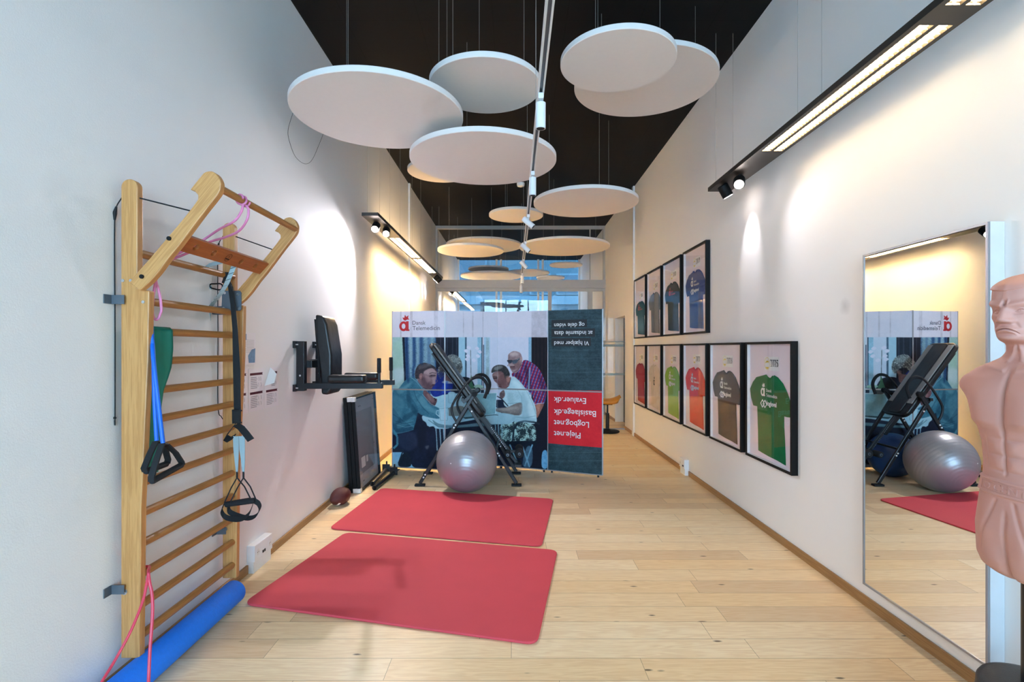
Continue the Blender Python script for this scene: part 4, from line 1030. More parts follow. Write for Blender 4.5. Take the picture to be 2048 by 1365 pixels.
# things hung on the wall bars ------------------------------------------------------
def hung():
    # flat green band over the second rung
    o = [(2.315, 1.590), (2.486, 1.590), (2.490, 1.50), (2.480, 1.41), (2.455, 1.355), (2.425, 1.30), (2.41, 1.22), (2.405, 1.10), (2.395, 1.02), (2.385, 0.925), (2.33, 0.915), (2.32, 1.1), (2.318, 1.35)]
    mb = MB()
    # front sheet
    rows = []
    def xr(z, side):
        pts = [q for q in (o[1:10] if side else [o[0]]+o[:9:-1])]
        for a, b in zip(pts[:-1], pts[1:]):
            if b[1] <= z <= a[1]: return a[0]+(b[0]-a[0])*(a[1]-z)/max(1e-6, a[1]-b[1])
        return pts[-1][0]
    n = 40; vs = []; K = 12
    for i in range(n+1):
        z = 1.590-(1.590-0.925)*i/n
        for k in range(K+1):
            s = k/K; y = xr(z, 0)*(1-s)+xr(z, 1)*s
            x = -1.664+0.003*math.sin(s*9+z*7)+0.004*math.sin(s*5-z*3)
            vs.append((x, y, z))
    # over the rung and down behind
    for i, (dx, dz) in enumerate(((-1.676, 1.5992), (-1.688, 1.6005), (-1.702, 1.597), (-1.711, 1.58), (-1.712, 1.50), (-1.713, 1.38))):
        pass
    fs = [(i*(K+1)+k, i*(K+1)+k+1, (i+1)*(K+1)+k+1, (i+1)*(K+1)+k) for i in range(n) for k in range(K)]
    mb.add(vs, fs)
    bk = [(-1.664, 1.590), (-1.672, 1.5995), (-1.688, 1.6015), (-1.704, 1.5985), (-1.712, 1.58), (-1.713, 1.50), (-1.714, 1.36)]
    vs = [(x, y, z) for x, z in bk for y in (2.315, 2.486)]
    mb.add(vs, [(2*i, 2*i+2, 2*i+3, 2*i+1) for i in range(len(bk)-1)])
    g = mb.build('resistance_band', M['green'], smooth=True, ang=60)
    so = g.modifiers.new('thick', 'SOLIDIFY'); so.thickness = 0.0025; so.offset = 0
    tag(g, 'wide flat green rubber band draped over a rung of the wall bars', 'resistance band')
    # blue tube with two handles
    t = thing('tube_trainer', 'bright blue rubber tube with black D handles hanging beside the green band', 'resistance band', (-1.6, 2.31, 0.92))
    p1 = [(-1.688, 2.325, 1.742), (-1.665, 2.322, 1.735), (-1.655, 2.315, 1.65), P(306, 700, 2.29), P(309, 800, 2.28), P(313.5, 882, 2.27)]
    p2 = [(-1.688, 2.325, 1.742), (-1.66, 2.33, 1.738), (-1.645, 2.32, 1.60), P(307, 720, 2.27), P(316, 800, 2.25), P(326, 887, 2.24)]
    MB().tube(smooth_path(p1), 0.0088, 12).build('rubber_tube', M['bluerub'], t, smooth=True)
    MB().tube(smooth_path(p2), 0.0088, 12).build('rubber_tube', M['bluerub'], t, smooth=True)
    for (apx, apy, Y, l1, l2, r1, r2) in ((313.5, 884, 2.27, (288, 938), (291, 944), (336, 920), (334, 928)), (326, 888, 2.24, (303, 955), (303, 964), (363, 925), (364, 930))):
        a = P(apx, apy, Y)
        L_ = a.x
        # handle triangle in the plane parallel to the wall
        def W(x, y): return PX(x, y, L_)
        hl_, hr = W(*l2), W(*r2)
        w1 = MB().tube([W(apx-1, apy), W(apx+1, apy+3), W(apx+7, apy+3)], 0.011, 10)
        w1.build('handle_clip', M['black'], t, smooth=True)
        st = MB().ribbon([W(apx-2, apy), W((apx+l1[0])/2-2, (apy+l1[1])/2), W(*l1), hl_], Vector((0.013, 0, 0)), 0.008)
        st.ribbon([W(apx+7, apy+2), W((apx+7+r1[0])/2+3, (apy+r1[1])/2), W(*r1), hr], Vector((0.013, 0, 0)), 0.008)
        st.build('handle_strap', M['web'], t, smooth=True, ang=50)
        MB().tube([hl_, hl_+(hr-hl_)*0.04, hl_+(hr-hl_)*0.96, hr], [0.011, 0.0135, 0.0135, 0.011], 16).build('hand_grip', M['foam'], t, smooth=True)
    # pink loop band round the pull-up bar
    mb = MB()
    lp = []
    for k in range(9):
        a = 2*PI*k/8; lp.append((-1.298+0.021*math.cos(a), 2.41+0.004*k, 2.205+0.021*math.sin(a)))
    mb.tube(smooth_path(lp, 4), 0.005, 8)
    mb.tube(smooth_path([(p[0], p[1]+0.03, p[2]) for p in lp], 4), 0.005, 8)
    A_ = [(-1.287, 2.43, 2.185), P(482, 425, 2.42), P(468, 443, 2.41), P(440, 458, 2.50), P(410, 478, 2.54), P(385, 493, 2.49), P(360, 506, 2.43), P(343, 516, 2.39), P(322, 535, 2.35), P(313, 556, 2.335), P(307, 590, 2.33), P(305, 620, 2.33), P(308, 637, 2.33), P(316, 638, 2.34), P(323, 622, 2.35)]
    B_ = [(-1.287, 2.45, 2.185), P(497, 420, 2.45), P(494, 440, 2.45), P(478, 462, 2.50), P(450, 475, 2.58), P(420, 484, 2.60), P(390, 500, 2.52), P(362, 512, 2.44), P(343, 520, 2.39), P(320, 540, 2.34), P(311, 556, 2.335), P(317, 580, 2.34), P(321, 600, 2.345), P(323, 622, 2.35)]
    for q in (A_, B_): mb.tube(smooth_path(q, 6), 0.0058, 8)
    tag(mb.build('loop_band', M['pink'], smooth=True), 'pink rubber loop band knotted round the pull-up bar and trailing to the rungs', 'resistance band')
    # red tube at the foot of the near post
    mb = MB()
    mb.tube(smooth_path([P(297, 1148, 2.20), P(293, 1170, 2.18), P(285, 1205, 2.16), P(262, 1262, 2.1), P(232, 1318, 2.05), P(203, 1366, 1.98), P(180, 1410, 1.92)], 6), 0.0056, 8)
    mb.tube(smooth_path([P(297, 1148, 2.20), P(299, 1165, 2.19), P(304, 1190, 2.18), P(305, 1230, 2.16), P(300, 1300, 2.12), P(297, 1366, 2.08), P(294, 1420, 2.0)], 6), 0.0062, 8)
    mb.tube(smooth_path([P(297, 1148, 2.20), P(297, 1140, 2.24), (-1.662, 2.33, 0.505), (-1.688, 2.335, 0.502), (-1.71, 2.34, 0.48)], 5), 0.006, 8)
    tag(mb.build('loop_band', M['redrub'], smooth=True), 'coral red rubber tube hanging from a low rung over the near post foot', 'resistance band')
    # grey daisy-chain webbing with carabiner
    t = thing('daisy_chain_strap', 'pale grey looped webbing strap threaded through the grip board', 'strap', (-1.55, 2.85, 1.9))
    Yb = 2.775
    mb = MB()
    path = [P(473, 514, Yb), P(471, 524, Yb-0.02), P(463, 545, Yb-.02), P(452, 570, Yb), P(440, 590, Yb+.05), P(430, 602, Yb+.08), P(421, 614, 2.95), P(417, 622, 2.985), P(418, 640, 3.0), P(417.5, 655, 3.0), P(417, 665, 3.0)]
    wl = [Vector((0.009, 0, 0.003))]+[Vector((0.0135, 0.004, 0.006))]*6+[Vector((0.011, 0, 0.0))]*2+[Vector((0.006, 0, 0))]*2
    mb.ribbon(path, wl, 0.003).build('strap_webbing', M['greyweb'], t, smooth=True, ang=50)
    st = MB()
    for i in range(1, 6):
        for f in (0.1, 0.6):
            p = path[i]*(1-f)+path[i+1]*f; wv = Vector((0.0135, 0.004, 0.006))
            st.bar(p-wv+Vector((0, -0.003, 0)), p+wv+Vector((0, -0.003, 0)), 0.002, 0.0018)
    st.build('stitching', M['black'], t)
    bp = [P(473, 514, Yb+0.03), P(440, 525, Yb+.06), P(418, 531, Yb+.12), P(406, 540, 2.97), P(401, 550, 3.02), P(405, 562, 3.0), P(415, 572, 2.99), P(423, 576, 2.99)]
    MB().ribbon(bp, [Vector((0, 0.004, 0.011))]*3+[Vector((0.002, 0, 0.011))]*5, 0.003).build('strap_webbing', M['greyweb'], t, smooth=True, ang=50)
    kb = [P(421, 569, 2.99), P(430, 568, 2.985), P(441, 568, 2.98), P(445, 573, 2.98), P(441, 580, 2.98), P(428, 578, 2.985), P(421, 575, 2.99)]
    MB().tube(smooth_path(kb, 4, True), 0.0042, 8, closed=True).build('carabiner', M['black'], t, smooth=True)
    # suspension trainer
    t = thing('suspension_trainer', 'black suspension trainer straps with foam handles hanging at the far post', 'suspension trainer', (-1.62, 2.99, 0.6))
    Yt = 2.985
    wv = Vector((0.0165, 0, 0))
    MB().ribbon([P(447, 545, Yt), P(455, 556, Yt), P(461, 575, Yt), P(466, 610, Yt), P(470, 660, Yt-.005), P(471, 740, Yt-.01), P(473, 825, Yt-.01)], [Vector((.009, 0, 0))]*2+[Vector((0.014, 0, 0))]*5, 0.004).build('main_strap', M['web'], t, smooth=True)
    MB().ribbon([P(453, 552, Yt-.01), P(462, 580, Yt-.012), P(468, 620, Yt-.015), P(472, 660, Yt-.02), P(477, 740, Yt-.02), P(478, 825, Yt-.02)], [Vector((0.010, 0, 0))]*6, 0.004).build('main_strap', M['web'], t, smooth=True)
    MB().ribbon([P(453, 545, Yt-.02), P(455, 556, Yt-.02), P(451, 566, Yt-.01)], [Vector((0.02, 0, 0))]*3, 0.014).build('anchor_loop', M['web'], t, smooth=True)
    lk = MB().obox(P(473, 832, Yt-.022), (0.0235, 0, 0), (0, 0.007, 0), (0, 0, 0.036))
    lk.obox(P(474, 822, Yt-.024), (0.026, 0, 0), (0, 0.009, 0), (0, 0, 0.004)).obox(P(474, 846, Yt-.024), (0.025, 0, 0), (0, 0.009, 0), (0, 0, 0.005))
    lk.build('locking_loop', M['web'], t, bevel=0.002)
    MB().ribbon([P(472, 850, Yt-.02), P(482, 856, Yt-.04), P(492, 868, Yt-.05), P(502, 881, Yt-.05)], [Vector((0.018, 0, 0.010))]*4, 0.004).build('padded_strap', M['web'], t, smooth=True)
    MB().ribbon([P(468, 852, Yt-.01), P(460, 862, Yt-.02), P(451, 876, Yt-.03), P(458, 880, Yt-.035), P(468, 874, Yt-.035)], [Vector((0.006, 0.012, 0.014))]*5, 0.004).build('padded_strap', M['web'], t, smooth=True)
    for x0, x1, off in ((472, 473.5, -.035), (484, 486.5, -.045)):
        MB().ribbon([P(x0, 873, Yt+off), P(x0+.5, 900, Yt+off), P(x1, 930, Yt+off), P(x1+.5, 946, Yt+off)], [Vector((.0165, 0, 0)), Vector((.0155, 0, 0)), Vector((.009, 0, 0)), Vector((.005, 0, 0))], 0.004).build('adjuster_web', M['greyweb'], t, smooth=True)
        x = x1+.5
        cds = MB()
        cds.tube([P(x, 944, Yt+off), P(x, 956, Yt+off)], 0.0055, 8)
        la, ra = ((449, 1006), (502, 1000)) if x0 < 480 else ((461, 1004), (512, 1000))
        cds.tube([P(x, 956, Yt+off), P((x+la[0])/2+1, 976, Yt+off-.005), P(*la, Yt+off-.015)], 0.0036, 8)
        cds.tube([P(x, 956, Yt+off), P((x+ra[0])/2+1, 974, Yt+off-.005), P(*ra, Yt+off-.015)], 0.0036, 8)
        cds.build('handle_cord', M['web'], t, smooth=True)
        g0, g1 = P(la[0]+2, la[1]+4, Yt+off-.015), P(ra[0]-2, ra[1]+1.5, Yt+off-.015)
        MB().tube([g0, g0+(g1-g0)*.03, g0+(g1-g0)*.97, g1], [.013, .0165, .0165, .013], 16).build('hand_grip', M['foam'], t, smooth=True)
    MB().ribbon(smooth_path([P(448, 1010, 2.93), P(443, 1022, 2.92), P(450, 1034, 2.92), P(466, 1039, 2.915), P(485, 1038, 2.91), P(498, 1028, 2.92), P(505, 1012, 2.93)], 5), Vector((0, 0.009, 0.012)), 0.003).build('foot_loop', M['web'], t, smooth=True)
    MB().ribbon(smooth_path([P(457, 1012, 2.95), P(459, 1024, 2.95), P(475, 1032, 2.94), P(497, 1037, 2.93), P(512, 1032, 2.93), P(520, 1018, 2.93), P(517, 1008, 2.93), P(510, 1003, 2.93)], 5), Vector((0.003, 0.009, 0.011)), 0.003).build('foot_loop', M['web'], t, smooth=True)
hung()
# foam roller lying under the bars
tag(MB().tube([(-1.65, 1.97, .066), (-1.65, 1.976, .066), (-1.65, 3.016, .066), (-1.65, 3.02, .066)], [.062, .066, .066, .062], 48).build('foam_roller', M['roller'], smooth=True),
    'long blue foam roller lying on the floor under the wall bars', 'foam roller')

# sockets ------------------------------------------------------------------------------
def socket(x, y0, y1, s, n, lab):
    t = thing('wall_socket', lab, 'socket', (x, (y0+y1)/2, 0), 'white sockets standing above the skirting')
    fx = x+s*0.055
    a, b = sorted((x, fx)); MB().box(a, b, y0, y1, 0.075, 0.185).build('socket_box', M['cap'], t, bevel=0.004)
    a, b = sorted((x, x+s*0.045)); MB().box(a, b, y0+0.005, y1-0.005, 0, 0.075).build('cable_duct', M['cap'], t)
    w_ = (y1-y0)/n
    for i in range(n):
        c = Vector((fx, y0+w_*(i+.5), 0.13))
        if n == 3 and i == 1 or n == 2 and i == 0:
            m = MB()
            for d in (-0.012, 0.012): m.box(fx-0.002, fx+0.002, c.y+d-0.008, c.y+d+0.008, 0.098, 0.116)
            m.build('data_port', M['black'], t)
        else:
            m = MB(); rp = [(0.021, -0.001), (0.021, 0.002), (0.016, 0.002)]
            m.tube([c-Vector((s*.001, 0, 0)), c+Vector((s*.002, 0, 0))], 0.022, 20)
            o = m.build('socket_outlet', M['white'], t)
            m = MB()
            for d in (-0.008, 0.008): m.cyl((fx+s*.002, c.y+d, .13), (fx+s*.003, c.y+d, .13), .0028, 8)
            m.build('socket_hole', M['blackmetal'], o)
socket(XL, 3.40, 3.65, 1, 3, 'white triple socket above the skirting beside the wall bars')
socket(XR, 6.02, 6.20, -1, 2, 'white double socket above the skirting under the orange jersey')

# instruction sheets -------------------------------------------------------------------
def sheet(y0, y1, z0, z1, kind, lab, curl=False):
    t = thing('instruction_sheet', lab, 'paper sheet', (XL, (y0+y1)/2, z0), 'instruction sheets taped to the left wall')
    x = XL+0.002
    if not curl: MB().box(x, x+0.0006, y0, y1, z0, z1).build('paper', M['paper'], t)
    else:
        # upper near corner peeled off and folded over
        k = 0.085
        MB().prism([(y0, z0), (y1, z0), (y1, z1), (y0+k, z1), (y0, z1-k*1.5)], (x, 0, 0), (0, 1, 0), (0, 0, 1), (0.0006, 0, 0)).build('paper', M['paper'], t)
        m = MB(); n = 10; vs = []
        a0, a1 = Vector((x, y0+k, z1)), Vector((x, y0, z1-k*1.5)); tip = Vector((x+0.035, y0+k*1.15, z1-k*1.1))
        for i in range(n+1):
            s = i/n; e = a0*(1-s)+a1*s
            for j in range(5):
                r = j/4; q = e*(1-r)+tip*r+Vector((0.025*math.sin(PI*r), 0, 0)); vs.append(q)
        m.add(vs, [(i*5+j, i*5+j+1, i*5+j+6, i*5+j+5) for i in range(n) for j in range(4)])
        m.build('peeled_corner', M['cap'], t, smooth=True)
    r = random.Random(int(y0*100))
    xs = x+0.001
    W = y1-y0
    if kind == 'exercise':
        H = z1-z0; bars = MB(); txt = MB(); fig = MB()
        for zt_ in (z1-0.035, z1-0.165):
            ya = y0+0.02 if not (curl and zt_ > z1-0.1) else y0+0.13
            bars.prism([(ya, zt_-0.012), (y1-0.018, zt_-0.012), (y1-0.026, zt_-0.004), (y1-0.018, zt_+0.004), (ya, zt_+0.004)], (xs, 0, 0), (0, 1, 0), (0, 0, 1), (0.0004, 0, 0))
            for k in range(7):
                zz = zt_-0.026-k*0.012
                yb = y0+0.03 if not (curl and zt_ > z1-0.1) else y0+0.10
                txt.box(xs, xs+0.0003, yb, yb+0.075+r.random()*0.02-(0.03 if curl and zt_ > z1-.1 else 0), zz-0.003, zz+0.001)
            for k in range(4):
                yy = y0+0.135+0.03*(k % 2)+r.random()*0.006; zz = zt_-0.04-0.04*(k//2)
                fig.tube([(xs, yy, zz-0.014), (xs, yy+0.003, zz), (xs, yy-0.002, zz+0.008)], 0.0012, 6).sphere((xs, yy, zz+0.012), 0.003, 8, 6, (0.1, 1, 1))
        bars.build('heading_bar', M['maroon'], t); txt.build('text_lines', M['ink'], t); fig.build('figure_drawing', M['ink'], t)
    else:
        MB().prism([(y0+0.2, z0+0.012), (y0+0.28, z0+0.012), (y0+0.285, z0+0.11), (y0+0.235, z0+0.10), (y0+0.19, z0+0.06)], (xs, 0, 0), (0, 1, 0), (0, 0, 1), (0.0003, 0, 0)).box(xs, xs+0.0003, y0+0.03, y0+0.17, z1-0.05, z1-0.01).build('blue_picture', M['bluink'], t)
        tx = MB()
        for k in range(9): tx.box(xs, xs+0.0003, y0+0.15+r.random()*.02, y0+0.27, z1-0.05-k*0.010-0.0015, z1-0.05-k*0.010)
        tx.build('text_lines', M['ink'], t)
sheet(3.225, 3.515, 1.39, 1.605, 'blue', 'landscape sheet with pale blue pictures taped beside the far post of the bars')
sheet(3.20, 3.41, 1.07, 1.365, 'exercise', 'exercise sheet mostly hidden behind the far post of the wall bars')
sheet(3.42, 3.632, 1.07, 1.362, 'exercise', 'middle exercise sheet with maroon headings on the left wall')
sheet(3.642, 3.854, 1.07, 1.36, 'exercise', 'exercise sheet with maroon headings and a peeled corner', curl=True)

# ================================================================== DIP STATION
def dip():
    t = thing('dip_station', 'black wall-mounted dip and knee-raise station with padded back and handles', 'dip station', (XL, 4.35, 1.15))
    for y in (4.12, 4.52):
        u = MB().box(-1.758, -1.694, y, y+0.06, 1.155, 1.557)
        up = u.build('upright', M['blackmetal'], t, bevel=0.003)
        for z in (1.18, 1.53): MB().box(XL+0.001, -1.757, y-0.015, y+0.075, z-0.028, z+0.028).build('wall_flange', M['blackmetal'], up)
        b = MB()
        for z in (1.18, 1.53): b.cyl((XL+0.01, y-0.009, z), (-1.735, y-0.009, z), 0.006, 10)
        b.cyl((-1.725, y-0.003, 1.28), (-1.725, y+.001, 1.28), 0.008, 10).build('bolt', M['bolt'], up, smooth=True)
        arm = MB().bar((-1.70, y+0.02, 1.195), (-1.065, y+0.02, 1.197), 0.04, 0.045).build('arm', M['blackmetal'], t, bevel=0.003)
        MB().cyl((-1.095, y+0.02, 1.215), (-1.095, y+0.02, 1.415), 0.0125, 16).build('handle_tube', M['blackmetal'], t, smooth=True)
        MB().tube([(-1.095, y+0.02, 1.30), (-1.095, y+0.02, 1.305), (-1.095, y+0.02, 1.415), (-1.095, y+0.02, 1.42)], [.013, .0165, .0165, .014], 16).build('hand_grip', M['foam'], t, smooth=True)
        MB().box(-1.50, -1.20, y-0.035, y+0.075, 1.222, 1.285).build('arm_pad', M['vinyl'], t, bevel=0.022, seg=4, smooth=True, ang=60)
    MB().box(-1.70, -1.655, 4.18, 4.52, 1.34, 1.40).build('cross_beam', M['blackmetal'], t, bevel=0.003)
    MB().box(-1.70, -1.60, 4.33, 4.37, 1.335, 1.40).box(-1.72, -1.60, 4.29, 4.41, 1.40, 1.406).build('back_bracket', M['blackmetal'], t)
    pts = [(-1.640, 1.78), (-1.575, 1.765), (-1.545, 1.70), (-1.505, 1.45), (-1.505, 1.16), (-1.535, 1.115), (-1.59, 1.12), (-1.60, 1.30), (-1.635, 1.55)]
    MB().prism(pts, (0, 4.21, 0), (1, 0, 0), (0, 0, 1), (0, 0.27, 0)).build('back_pad', M['vinyl'], t, bevel=0.018, seg=4, smooth=True, ang=60)
    MB().prism([(-1.655, 1.74), (-1.641, 1.74), (-1.603, 1.25), (-1.617, 1.25)], (0, 4.23, 0), (1, 0, 0), (0, 0, 1), (0, 0.23, 0)).build('pad_backing', M['black'], t)
dip()

# frames leaning against the left wall --------------------------------------------------
def leaning():
    labs = ['empty black frame at the back of the leaning stack, against the left wall', 'middle black frame of the leaning stack with a white corner guard', 'front frame of the leaning stack showing clear acrylic over a grey sheet']
    xb = [-1.705, -1.662, -1.620]
    for i in range(3):
        # local plane: bottom at xb, leaning back by 0.066 per 0.98 m
        bx = xb[i]; th = 0.038 if i < 2 else 0.034
        up = Vector((-0.066, 0, 0.98)).normalized(); nn = Vector((0.98, 0, 0.066)).normalized(); fw = Vector((0, 1, 0))
        o = Vector((bx, 5.28+0.0*i, 0.003)); W, H = 0.80, 0.985
        t = thing('picture_frame', labs[i], 'picture frame', o, 'frames leaning on the left wall')
        f = MB(); e = 0.02
        def bx_(y0, y1, z0, z1, n0, n1, mb):
            c = o+fw*(y0+y1)/2+up*(z0+z1)/2+nn*(n0+n1)/2
            mb.obox(c, nn*(n1-n0)/2, fw*(y1-y0)/2, up*(z1-z0)/2)
        bx_(0, W, 0, e, 0, th, f); bx_(0, W, H-e, H, 0, th, f); bx_(0, e, e, H-e, 0, th, f); bx_(W-e, W, e, H-e, 0, th, f)
        f.build('frame_moulding', M['black'], t, bevel=0.002)
        bk = MB(); bx_(e, W-e, e, H-e, 0.004, 0.010, bk); bk.build('backing', M['strip'] if i < 2 else mat('grey_backing', (190, 190, 196), 0.6), t)
        if i == 2:
            s = MB(); bx_(0.10, W-0.14, 0.16, H-0.16, 0.011, 0.013, s); s.build('grey_sheet', mat('darker_grey_sheet', (142, 144, 152), 0.6), t)
            g = MB(); bx_(0.002, W-0.002, 0.002, H-0.002, th+0.001, th+0.005, g); g.build('acrylic_pane', M['picglass'], t)
            d = MB()
            for y, z in ((0.1, .1), (.13, .1), (.1, H-.1), (.15, H-.1), (W-.12, .14), (W-.12, H-.07), (W-.16, H-.07), (W-0.22, 0.42)):
                bx_(y-.006, y+.006, z-.006, z+.006, th+.0055, th+.007, d)
            d.build('fixing_dot', M['black'], t)
            pt = MB(); bx_(0.16, 0.30, 0.22, 0.33, .014, .0145, pt); bx_(.34, .40, .25, .32, .014, .0145, pt); pt.build('white_scrap', M['cap'], t)
        if i >= 1:
            for za_, zb_ in ((0.0, 0.045), (H-0.042, H+0.003)):
                cg = MB(); bx_(-0.003, 0.05, za_, zb_, -0.001, th+0.002, cg); cg.build('corner_guard', M['white'], t)
leaning()

# american football -----------------------------------------------------------------
def football():
    c = Vector((-1.665, 4.90, 0.083)); d = Vector((0.30, 0.90, 0.06)).normalized()
    q = d.to_track_quat('Z', 'Y').to_matrix()
    t = thing('american_football', 'dark red american football with white stripe on the floor by the left wall', 'ball', (c.x, c.y, 0))
    def prof(z): return 0.083*max(0.0, 1-abs(z/0.135)**1.9)**0.72
    zs = [-0.135+0.27*i/28 for i in range(29)]
    mb = MB(); vs = []; n = 36
    for z in zs:
        for k in range(n):
            a = 2*PI*k/n; r = max(prof(z), 0.001); vs.append(c+q @ Vector((r*math.cos(a), r*math.sin(a), z)))
    mb.add(vs, [(i*n+k, i*n+(k+1) % n, (i+1)*n+(k+1) % n, (i+1)*n+k) for i in range(28) for k in range(n)])
    mb.build('football_body', M['leather'], t, smooth=True, ang=80)
    for z0 in (-0.088, 0.07):
        s = MB(); vs = []
        for z in (z0, z0+0.018):
            for k in range(19):
                a = -PI+PI*k/18+0.6; r = prof(z)+0.0008; vs.append(c+q @ Vector((r*math.cos(a), r*math.sin(a), z)))
        s.add(vs, [(k, k+1, 19+k+1, 19+k) for k in range(18)]); s.build('white_stripe', M['white'], t, smooth=True)
    l = MB()
    for k in range(6):
        z = -0.03+0.012*k; r = prof(z)+0.001
        l.tube([c+q @ Vector((r*math.cos(a), r*math.sin(a), z)) for a in (-1.75, -1.6, -1.45)], 0.0018, 6)
    l.build('lacing', M['white'], t, smooth=True)
football()

# black tubes on the floor
for (a, b, lab) in (((-1.545, 5.56), (-1.555, 6.20), 'thin black steel tube with end bracket on the floor, the one next to the frames'),
                    ((-1.478, 5.40), (-1.425, 6.04), 'thick black steel tube with end bracket on the floor, nearer the mats')):
    t = thing('steel_tube', lab, 'metal tube', (a[0], a[1], 0), 'black steel tubes on the floor')
    r = 0.026
    MB().cyl((a[0], a[1], r), (b[0], b[1], r), r, 20).build('tube', M['blackmetal'], t, smooth=True)
    MB().cyl((a[0]-.002, a[1]-.004, r), (a[0], a[1], r), r*0.8, 20).build('end_cap', M['black'], t)
    d = (Vector((*b, 0))-Vector((*a, 0))).normalized(); c = Vector((b[0], b[1], 0.05))
    sd_ = Vector((-d.y, d.x, 0))
    MB().obox(c+d*0.0, d*.004, sd_*.045, (0, 0, .045)).obox(c+d*0.05, d*.05, sd_*.045, (0, 0, .004)).obox(c+d*.03+Vector((0, 0, .055)), d*.008, sd_*.008, (0, 0, .02)).build('end_bracket', M['blackmetal'], t)

# exercise mats ---------------------------------------------------------------------------
def exmat(cs, z0, th, lab):
    cs = [Vector((*c, 0)) for c in cs]; n = 4; R = 0.07; pl = []
    for i in range(n):
        p = cs[i]; a = (cs[i-1]-p).normalized(); b = (cs[(i+1) % n]-p).normalized()
        for k in range(7):
            t_ = k/6; q0, q2 = p+a*R, p+b*R
            pl.append((q0*(1-t_)**2+p*2*t_*(1-t_)+q2*t_*t_))
    o = MB().prism([(p.x, p.y) for p in pl], (0, 0, z0), (1, 0, 0), (0, 1, 0), (0, 0, th)).build('exercise_mat', M['mat'], bevel=0.005, seg=3, smooth=True)
    tag(o, lab, 'mat', 'red mats on the floor')
exmat([(-1.585, 2.985), (0.114, 2.575), (0.318, 3.77), (-1.365, 4.135)], 0.001, 0.014, 'red exercise mat nearest the camera')
exmat([(-1.537, 4.235), (0.205, 3.85), (0.385, 5.06), (-1.415, 5.45)], 0.001, 0.012, 'red exercise mat farther away, by the silver ball')

# ================================================================== BALLS AND INVERSION TABLE
def gymball(c, r, m, lab, plug):
    t = thing('exercise_ball', lab, 'exercise ball', (c[0], c[1], 0))
    mb = MB(); n = 72; vs = []; fs = []
    rows = 120; ax = Matrix.Rotation(0.5, 3, 'X') @ Matrix.Rotation(0.25, 3, 'Y')
    prof = []
    C = Vector((c[0], c[1], r))
    for i in range(rows+1):
        ph = PI*i/rows; gr = 0.0012*max(0, math.sin(ph*54))**3
        rr = r-gr
        for k in range(n):
            a = 2*PI*k/n
            q = Vector((math.sin(ph)*math.cos(a), -math.cos(ph), math.sin(ph)*math.sin(a)))*rr
            q = ax @ q
            if q.z < -r+0.004: q.z = -r+0.004
            vs.append(C+q+Vector((0, 0, -0.004)))
    fs = [(i*n+k, i*n+(k+1) % n, (i+1)*n+(k+1) % n, (i+1)*n+k) for i in range(rows) for k in range(n)]
    mb.add(vs, fs); mb.build('ball_shell', m, t, smooth=True, ang=80)
    if plug:
        d = Vector(plug).normalized(); MB().cyl(C+d*(r-0.006), C+d*(r+0.0015), 0.006, 12).build('air_plug', M['cap'], t)
gymball((-0.50, 5.38), 0.318, M['ballsilver'], 'large silver ribbed exercise ball in front of the inversion table', (-0.47, -1, 0.12))
gymball((-0.45, 6.00), 0.255, M['ballblue'], 'blue exercise ball behind the silver ball', None)

